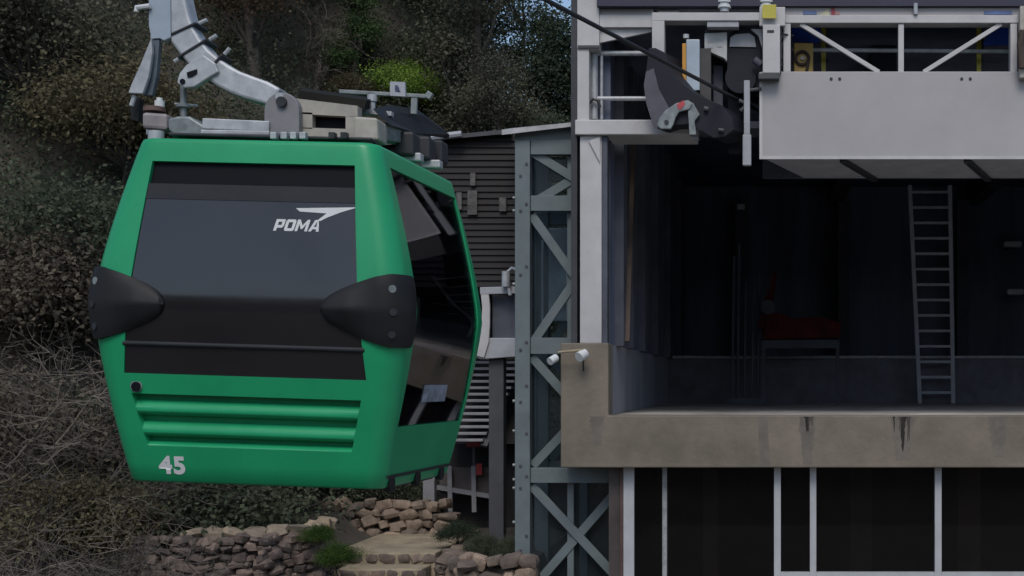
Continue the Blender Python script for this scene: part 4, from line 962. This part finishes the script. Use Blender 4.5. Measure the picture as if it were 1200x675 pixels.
def stone_wall(line, z0, z1, depth, size, m, core):
    w = MB(); rows_ = max(1, int((z1 - z0) / (size * .58)))
    for (p, q_) in zip(line[:-1], line[1:]):
        p = Vector((*p, 0)); q_ = Vector((*q_, 0)); d = q_ - p; ln = d.length; t = d.normalized(); nrm = Vector((t.y, -t.x, 0))
        for r_ in range(rows_ + 1):
            u = random.uniform(-.3, .1) * size
            while u < ln:
                w_ = size * random.uniform(.5, 1.5); hh = (z1 - z0) / (rows_ + .4)
                c = p + t * (u + w_ / 2) + nrm * random.uniform(0, .03); c.z = z0 + hh * (r_ + .4) + random.uniform(-.3, .3) * hh
                w.rock(c, w_ * .54, depth * .5, hh * random.uniform(.42, .75), random.random())
                u += w_ * .92
    return w


def core_wall(line, z0, z1, d):
    c = MB()
    for (p, q_) in zip(line[:-1], line[1:]):
        t = Vector((q_[0] - p[0], q_[1] - p[1], 0)).normalized(); n_ = Vector((-t.y, t.x, 0)) * (d * .5 - .02)
        zm = Vector((0, 0, (z0 + z1) / 2))
        c.beam(Vector((*p, 0)) + n_ + zm, Vector((*q_, 0)) + n_ + zm, z1 - z0, d, n_)
    return c


ln1 = [(-9.6, 16.9), (-8.4, 16.75), (-7.2, 16.7), (-6.25, 16.85), (-5.85, 17.3), (-5.9, 18.2)]
e1 = empty('stone_wall', (-7.5, 16.8, 0), 'purplish rubble retaining wall below the cabin, left of the steps', 'stone wall')
stone_wall(ln1, -1.0, .36, .3, .17, M_stone, None).build('wall_stones', M_stone, e1, smooth=True, sharp=38)
core_wall(ln1, -1.2, .30, .2).build('wall_core', M_stone, e1)
cp = MB()
for (p, q_) in zip(ln1[2:-1], ln1[3:]):
    p = Vector((*p, .42)); q_ = Vector((*q_, .42)); n = max(2, int((q_ - p).length / .22))
    for k in range(n): c = p.lerp(q_, (k + .5) / n); cp.rock(c + Vector((0, .12, random.uniform(-.01, .02))), .14, .17, .075, random.random())
cp.build('capping_stones', M_cap, e1, smooth=True, sharp=38)
ln2 = [(-7.6, 20.75), (-6.6, 20.8), (-5.0, 20.9)]
e2 = empty('stone_wall', (-6.3, 20.8, 0), 'low brown rubble wall behind the sandy landing', 'stone wall')
stone_wall(ln2, -.05, .42, .3, .21, M_paler, None).build('wall_stones', M_paler, e2, smooth=True, sharp=38)
core_wall(ln2, -.3, .36, .3).build('wall_core', M_soil, e2)
ln3 = [(-4.25, 18.9), (-4.2, 18.0), (-3.9, 17.6), (-3.0, 17.5)]
e3 = empty('stone_wall', (-3.8, 17.3, 0), 'pinkish rubble edging right of the steps under the planting bed', 'stone wall')
stone_wall(ln3, -.9, -.02, .28, .24, M_paler, None).build('wall_stones', M_paler, e3, smooth=True, sharp=38)
core_wall(ln3, -1.1, -.08, .3).build('wall_core', M_soil, e3)
b = MB(); b.box(-5.2, -2.9, 22.0, 22.2, -.2, 1.4); uw = b.build('stair_shade_wall', M_clad)  # dark sheet put in for the shadow under the stairs
tag(uw, 'dark wall standing for the shade under the staircase behind the slim grey post', 'wall')


# ================================================================== VEGETATION
def leaf_mesh(name, centres, n_per, spread, size, r, droop=0.0, elong=1.6, cl_tone=None):
    """one mesh of many small leaf quads spread through clump volumes"""
    nC = len(centres); N_ = nC * n_per
    c = np.repeat(np.asarray(centres), n_per, 0)
    sp = np.repeat(np.asarray(spread), n_per)[:, None] if np.ndim(spread) else spread
    off = r.normal(size=(N_, 3)) * sp * .5
    off[:, 2] *= .75
    p = c + off
    if droop: p[:, 2] -= droop * np.abs(r.normal(size=N_))
    nrm = r.normal(size=(N_, 3)) + np.array([0, 0, .9]) + off / (np.linalg.norm(off, axis=1, keepdims=True) + 1e-6) * .6
    nrm /= np.linalg.norm(nrm, axis=1, keepdims=True)
    a = np.cross(nrm, r.normal(size=(N_, 3))); a /= np.linalg.norm(a, axis=1, keepdims=True)
    bb = np.cross(nrm, a)
    s = size * r.uniform(.55, 1.35, (N_, 1))
    v = np.empty((N_, 4, 3))
    v[:, 0] = p - a * s * elong * .5; v[:, 1] = p + bb * s * .5 - a * s * .05; v[:, 2] = p + a * s * elong * .5; v[:, 3] = p - bb * s * .5 - a * s * .05
    ct = cl_tone if cl_tone is not None else r.uniform(0, 1, nC)
    tone = np.clip(np.repeat(ct, n_per) * .65 + r.uniform(0, .4, N_), 0, 1)
    me = bpy.data.meshes.new(name)
    me.vertices.add(N_ * 4); me.vertices.foreach_set('co', v.ravel().astype(np.float32))
    me.loops.add(N_ * 4); me.loops.foreach_set('vertex_index', np.arange(N_ * 4, dtype=np.int32))
    me.polygons.add(N_); me.polygons.foreach_set('loop_start', np.arange(0, N_ * 4, 4, dtype=np.int32))
    at = me.attributes.new('tone', 'FLOAT', 'FACE'); at.data.foreach_set('value', tone.astype(np.float32))
    me.update(); me.validate()
    return me


def tree_proto(seed, kind):
    r = np.random.default_rng(seed); rd = random.Random(seed)
    w = MB(); cs = []; sp = []
    if kind == 'broad':
        H_, R_ = 6.5, 2.6; th = 2.2
        for _ in range(46):
            d = r.normal(size=3); d /= np.linalg.norm(d); q_ = r.uniform(.35, 1) ** .6
            cs.append([d[0] * R_ * q_, d[1] * R_ * q_, 4.2 + d[2] * 2.3 * q_]); sp.append(r.uniform(.55, 1.0))
        npc, size = 560, .060
    elif kind == 'tall':
        H_, R_ = 9, 1.7; th = 3.0
        for _ in range(40):
            a = r.uniform(0, 6.28); z = r.uniform(1.8, 9); q_ = r.uniform(.2, 1) * R_ * (1 - .5 * abs(z - 5) / 4.5)
            cs.append([math.cos(a) * q_, math.sin(a) * q_, z]); sp.append(r.uniform(.45, .8))
        npc, size = 460, .058
    elif kind == 'spire':
        th = 2
        for _ in range(44):
            z = r.uniform(.6, 6); a = r.uniform(0, 6.28); q_ = (1 - z / 6.4) * 1.9 * r.uniform(.5, 1)
            cs.append([math.cos(a) * q_, math.sin(a) * q_, z]); sp.append(r.uniform(.4, .7))
        npc, size = 460, .056
    else:   # bush
        th = .5
        for _ in range(30):
            d = r.normal(size=3); d /= np.linalg.norm(d); q_ = r.uniform(.3, 1) ** .6
            cs.append([d[0] * 1.0 * q_, d[1] * 1.0 * q_, .8 + abs(d[2]) * .75 * q_]); sp.append(r.uniform(.3, .55))
        npc, size = 480, .034
    me = leaf_mesh(kind + '_crown', cs, npc, sp, size, r)
    topz = max(c[2] for c in cs)
    tr = [Vector((rd.uniform(-.12, .12) * i, rd.uniform(-.12, .12) * i, z)) for i, z in enumerate(np.linspace(-.8 if kind != 'bush' else -.3, topz * .82, 6))]
    rad = .20 if kind in ('broad', 'tall') else (.13 if kind == 'spire' else .05)
    w.tube(tr, [rad * (1 - .78 * i / 5) for i in range(6)], 8)
    for c in cs[::2]:
        c = Vector(c); s0 = min(tr, key=lambda t_: abs(t_.z - (c.z - .9 if kind != 'bush' else .2)))
        mid = s0.lerp(c, .55) + Vector((0, 0, -.12))
        w.tube([s0, mid, c], [rad * .36, rad * .22, rad * .06], 5)
    return me, w


def make_tree(name, seed, kind, leafm):
    me, w = tree_proto(seed, kind)
    root = empty(name, (0, 0, 0), None, 'tree')
    me.materials.append(leafm)
    co = bpy.data.objects.new('crown', me); COL.objects.link(co); co.parent = root
    w.build('trunk', M_bark, root, local=True, smooth=True)
    return root


PROTO = {}
used = set()


def plant(name, kind, var, leaf, px, Y, sc, label, cat='tree', group='trees on the hillside', sz=1.0, dz=0.0):
    key = (kind, var)
    if key not in PROTO: PROTO[key] = make_tree(name, 100 + 17 * var + len(kind) * 3, kind, LEAF[leaf])
    root = PROTO[key]
    if key in used: root = copy_tree(root)
    used.add(key)
    root.name = name
    x = X(px, Y); z = float(ground_h(x, Y))
    root.location = (x, Y, z + dz); root.scale = (sc, sc, sc * sz); root.rotation_euler = (0, 0, random.uniform(0, 6.28))
    tag(root, label, cat, group)
    for ch in root.children:
        if ch.name.startswith('crown'):
            ch.material_slots[0].link = 'OBJECT'; ch.material_slots[0].material = LEAF[leaf]
    return root


def hit(px, py):          # depth at which the sight line meets the hillside
    for Y in np.arange(22.5, 60, .1):
        if float(ground_h(X(px, Y), Y)) >= Z(py, Y): return float(Y)
    return 60.0


exec_list = [
    # name, kind, variant, leaf, px, Y, scale, label
    ('dense_tree', 'broad', 0, 'olive', 20, 27, 1.0, 'olive-brown tree at the top corner of the wooded slope'),
    ('dense_tree', 'broad', 1, 'dark', 95, 29, 1.0, 'dark tree on the slope left of the curved hanger arm'),
    ('dense_tree', 'broad', 0, 'brown', 160, 34, 1.1, 'brownish tree high on the slope behind the blue-grey lever'),
    ('dense_tree', 'broad', 1, 'olive', 40, 36, 1.2, 'olive tree highest up on the outer slope'),
    ('dense_tree', 'broad', 0, 'deep', 262, 31, 1.0, 'nearly black tree behind the top of the hanger arm'),
    ('tall_tree', 'tall', 0, 'rust', 300, 29, .85, 'reddish-brown tall tree just right of the hanger arm bend'),
    ('dense_tree', 'broad', 1, 'deep', 345, 33, 1.0, 'black-green tree behind the rounded pivot plate'),
    ('spire_tree', 'spire', 0, 'mid', 414, hit(414, 112), .54, 'fresh green pointed tree above the roof bar'),
    ('dense_tree', 'broad', 0, 'dark', 470, 35, 1.1, 'dark bushy tree high above the small square plate'),
    ('tall_tree', 'tall', 1, 'rust', 470, 36, .62, 'tree with russet top between two dark green trees'),
    ('tall_tree', 'tall', 0, 'dark', 525, 32, 1.0, 'tall dark tree above the slatted shed'),
    ('tall_tree', 'tall', 1, 'grey', 560, 30, .9, 'feathery grey-green tree behind the shed roof'),
    ('dense_tree', 'broad', 1, 'deep', 556, 36, .85, 'dark tree rising near the patch of sky'),
    ('tall_tree', 'tall', 0, 'grey', 590, 28, .60, 'pale feathery tree just above the tower roof'),
    ('spire_tree', 'spire', 1, 'deep', 656, 30, .92, 'dark pointed tree beside the station corner column'),
    ('spire_tree', 'spire', 0, 'deep', 668, 36, .72, 'narrow black-green tree touching the dark corner flashing'),
    ('tall_tree', 'tall', 0, 'deep', 630, 31, .62, 'dark thin-crowned tree under the sliver of blue sky'),
    ('tall_tree', 'tall', 1, 'deep', 606, 33, .72, 'dark tree left of the sliver of blue sky'),
    ('dense_tree', 'broad', 0, 'deep', 400, 38, 1.3, 'large dark tree filling the slope behind the pointed green tree'),
    ('dense_tree', 'broad', 1, 'brown', 230, 40, 1.3, 'dull brown tree far up behind the hanger arm'),
    ('dense_tree', 'broad', 0, 'dark', 320, 42, 1.4, 'broad dark tree far up the slope above the cabin'),
    ('dense_tree', 'broad', 1, 'dark', 495, 42, 1.3, 'broad dark tree far up the slope above the shed'),
    ('dense_tree', 'broad', 0, 'grey', 110, 43, 1.5, 'greyish tree farthest up the outer slope'),
    ('dense_tree', 'broad', 1, 'olive', -40, 33, 1.3, 'olive tree cut by the picture edge high on the slope'),
    ('tall_tree', 'tall', 1, 'dark', 630, 27.5, .52, 'slim dark tree between shed and lift tower roof'),
]
for t in exec_list: plant(*t)
plant('bright_bush', 'bush', 0, 'bright', 474, hit(474, 142), .80, 'bright yellow-green bush behind the small square plate', 'bush', 'bushes on the hillside', dz=0)
for t in [
    ('olive_bush', 'bush', 1, 'olive', 412, hit(412, 130), .52, 'dull olive bush beside the bright yellow-green bush', 0),
    ('olive_bush', 'bush', 0, 'olive', 515, hit(515, 155), .6, 'olive bush over the end of the black roof pads', 0),
    ('wall_shrub', 'bush', 1, 'deep', 300, 21.6, .85, 'dark shrub behind the rubble wall below the cabin louvres', 0),
    ('wall_shrub', 'bush', 0, 'deep', 395, 21.9, .75, 'blackish shrub behind the rubble wall near the steps', 0),
    ('wall_shrub', 'bush', 1, 'dark', 455, 22.0, .70, 'dark shrub behind the wall next to the slim grey post', 0),
    ('wall_shrub', 'bush', 0, 'deep', 235, 20.8, .8, 'dark shrub behind the wall below the white cabin number', 0),
    ('scrub_bush', 'bush', 1, 'brown', 20, 20.5, 1.5, 'brown scrub bush level with the cabin roof edge', 0),
    ('scrub_bush', 'bush', 0, 'dark', 80, 21.5, 1.5, 'dark speckled bush left of the damper block', 0),
    ('scrub_bush', 'bush', 1, 'deep', 75, 18.6, 1.15, 'blackish bush outside the sloping green door pillar', 0),
    ('scrub_bush', 'bush', 0, 'brown', 10, 17.5, 1.25, 'brown scrub bush level with the dark vent opening', 0),
    ('scrub_bush', 'bush', 1, 'olive', 85, 16.6, .95, 'olive scrub bush next to the black corner bumper', 0),
    ('scrub_bush', 'bush', 0, 'olive', 140, 24.5, 1.5, 'olive bush on the slope behind the lever blade', 0),
    ('scrub_bush', 'bush', 1, 'grey', 20, 24.5, 1.7, 'greyish bush below the olive-brown corner tree', 0),
    ('low_shrub', 'bush', 0, 'lime', 330, 19.8, .50, 'low green shrub at the end of the brown rubble wall', .45),
    ('low_shrub', 'bush', 1, 'grey', 275, 19.4, .55, 'dark shrub with pale flecks under the cabin floor', .1),
    ('low_shrub', 'bush', 0, 'dark', 225, 18.6, .50, 'dull green shrub behind the purplish retaining wall', .1),
    ('leafy_plant', 'bush', 1, 'lime', 372, 17.05, .20, 'small bright green plant on top of the wall corner', .36),
    ('leafy_plant', 'bush', 0, 'lime', 397, 16.75, .25, 'bright green plant tumbling over the wall beside the steps', .12),
    ('ground_shrub', 'bush', 0, 'deep', 536, 18.9, .26, 'dark low shrub in the bed beside the slim post', .0),
    ('ground_shrub', 'bush', 1, 'dark', 566, 18.6, .24, 'dull green shrub at the foot of the thick post', .0),
    ('ground_shrub', 'bush', 0, 'dark', 598, 18.5, .26, 'dark shrub against the base of the lift tower', .0),
]:
    r_ = plant(*t[:8], 'shrub', 'shrubs and bushes', dz=t[8])
    if t[0] == 'leafy_plant': r_.location = (X(t[4], t[5]), t[5], t[8] - .8 * t[6])


# bare shrubs: tangles of fine dry twigs
def brush_proto(seed, n, H_, R_):
    r = random.Random(seed); w = MB()
    def grow(p, d, l, rad, depth, tone):
        pts = [p]; q_ = p.copy(); dd = d.copy(); k = 4
        for i in range(k):
            dd = (dd + Vector((r.gauss(0, .22), r.gauss(0, .22), r.gauss(-.02, .16)))).normalized(); q_ = q_ + dd * l / k; pts.append(q_.copy())
        w.tube(pts, [rad * (1 - .7 * i / k) for i in range(k + 1)], 3, tone, caps=False)
        if depth:
            for _ in range(r.randint(4, 6)):
                j = r.randint(1, k); ax = Vector((r.gauss(0, 1), r.gauss(0, 1), r.gauss(.15, .7))).normalized()
                grow(pts[j], (dd * .5 + ax).normalized(), l * r.uniform(.4, .75), rad * .6, depth - 1, min(1, max(0, tone + r.uniform(-.2, .2))))
    for _ in range(n):
        a = r.uniform(0, 6.28); tl = r.uniform(.1, 1.0)
        grow(Vector((r.gauss(0, .12), r.gauss(0, .12), -.1)), Vector((math.cos(a) * tl, math.sin(a) * tl, 1)).normalized(), H_ * r.uniform(.45, .8), .016, 3, r.random())
    return w


BR = []
for i in range(3):
    root = empty('bare_shrub', (0, 0, 0), None, 'bare shrub')
    brush_proto(40 + i, 13, 1.9, 1.0).build('twigs', M_twig, root, local=True, fix=False)
    s_ = MB(); s_.tube([(0, 0, -.4), (.03, .02, .25), (.05, .0, .5)], [.05, .04, .02], 6); s_.build('stem', M_bark, root, local=True)
    BR.append(root)
cnt = [0, 0, 0]
for i, (px, Y, sc, label) in enumerate([
    (15, 15.0, 1.15, 'tangled bare grey shrub level with the cabin louvres'),
    (85, 15.4, 1.1, 'bare twiggy shrub just outside the lower green pillar'),
    (150, 15.9, .85, 'bare grey shrub below the white cabin number'),
    (45, 13.6, 1.0, 'bare brown shrub lowest at the outer picture corner'),
    (125, 13.9, .95, 'bare brown shrub left of the purplish rubble wall'),
    (-15, 16.8, 1.25, 'bare shrub above the louvre level, cut by the picture edge'),
    (65, 17.2, 1.3, 'large dry shrub beside the black corner bumper'),
    (200, 17.6, .70, 'dry twiggy shrub on the wall under the cabin number'),
    (255, 18.2, .60, 'small dry shrub on the wall below the cabin louvres'),
    (105, 19.0, 1.35, 'dry shrub behind the black bumper on the slope'),
    (0, 19.0, 1.3, 'dry shrub at bumper height on the outer slope'),
    (180, 14.6, .75, 'dry grey shrub in front of the rubble wall end'),
]):
    k = i % 3; root = BR[k] if not cnt[k] else copy_tree(BR[k]); cnt[k] += 1
    x = X(px, Y); root.location = (x, Y, float(ground_h(x, Y))); root.scale = (sc,) * 3; root.rotation_euler = (0, 0, random.uniform(0, 6.28))
    tag(root, label, 'bare shrub', 'bare shrubs on the lower slope')
# bare tree on the slope above the roof
bt = empty('bare_tree', (0, 0, 0), 'leafless brown tree on the slope above the pivot plate', 'tree', 'trees on the hillside')
brush_proto(77, 4, 2.6, 2).build('branches', M_twig, bt, local=True, fix=False)
s_ = MB(); s_.tube([(0, 0, -1.5), (.05, 0, 0), (.12, .05, .9)], [.11, .09, .05], 8); s_.build('trunk', M_bark, bt, local=True)
Yb = hit(368, 112); x = X(368, Yb); bt.location = (x, Yb, float(ground_h(x, Yb)))

# undergrowth carpet on the slope
NU = 3400
ux = rng.uniform(-34, -2.5, NU); uy = rng.uniform(15, 46, NU)
ok = (ground_h(ux, uy) > .25) & ((ux < -8.2) | (uy > 22.3))
ux, uy = np.concatenate([ux[ok], rng.uniform(-8.3, -6.75, 60)]), np.concatenate([uy[ok], rng.uniform(17.3, 20.2, 60)])
bed = np.arange(len(ux)) >= ok.sum()
low = ~bed & (ground_h(ux, uy) < 3.6 + rng.normal(size=len(ux)) * .8)
for nm, sel, lf_m, lab in (('dry_undergrowth', low & (ux < -7.2), 'brown', 'dry brown undergrowth on the lower slope'), ('undergrowth', ~(low & (ux < -7.2)), 'dark', 'dark green undergrowth covering the upper hillside')):
    x_, y_ = ux[sel], uy[sel]
    cs = np.stack([x_, y_, ground_h(x_, y_) + rng.uniform(.05, .55, len(x_))], 1)
    me = leaf_mesh(nm, cs, 200, np.full(len(x_), .80), .050, rng)
    me.materials.append(LEAF[lf_m])
    ug = bpy.data.objects.new(nm, me); COL.objects.link(ug)
    tag(ug, lab, 'undergrowth', kind='stuff')

# ================================================================== CAMERA, LIGHT, WORLD
cam = bpy.data.cameras.new('camera'); co = bpy.data.objects.new('camera', cam); COL.objects.link(co)
co.location = (0, 0, CZ); co.rotation_euler = (math.pi / 2, 0, 0)
cam.sensor_width = 36; cam.lens = 36 * FPX / 1200
cam.shift_x = -(VX - 600) / 1200; cam.shift_y = (HY - 337.5) / 1200
cam.clip_start = .05; cam.clip_end = 3000
scene.camera = co

sd = Vector((.02, -.72, .90)).normalized()
sun = bpy.data.lights.new('sun', 'SUN'); so = bpy.data.objects.new('sun', sun); COL.objects.link(so)
sun.energy = 1.5; sun.angle = math.radians(25); sun.color = (1, .965, .92)
so.rotation_euler = (-sd).to_track_quat('-Z', 'Y').to_euler()
wd = bpy.data.worlds.new('World'); scene.world = wd; wd.use_nodes = True
nt = wd.node_tree; bg = nt.nodes['Background']
sky = nt.nodes.new('ShaderNodeTexSky'); sky.sky_type = 'NISHITA'; sky.sun_disc = False
sky.sun_elevation = math.asin(sd.z); sky.sun_rotation = math.atan2(sd.x, sd.y)
sky.air_density = 1.0; sky.dust_density = 1.5; sky.ozone_density = 1.0
nt.links.new(sky.outputs['Color'], bg.inputs['Color']); bg.inputs['Strength'].default_value = .14
vs_ = scene.view_settings; vs_.view_transform = 'Standard'; vs_.look = 'None'; vs_.exposure = .0; vs_.gamma = 1
try: vs_.use_curve_mapping = False
except Exception: pass
cy = scene.cycles
cy.max_bounces = 6; cy.diffuse_bounces = 3; cy.glossy_bounces = 4; cy.transparent_max_bounces = 8
cy.use_denoising = True
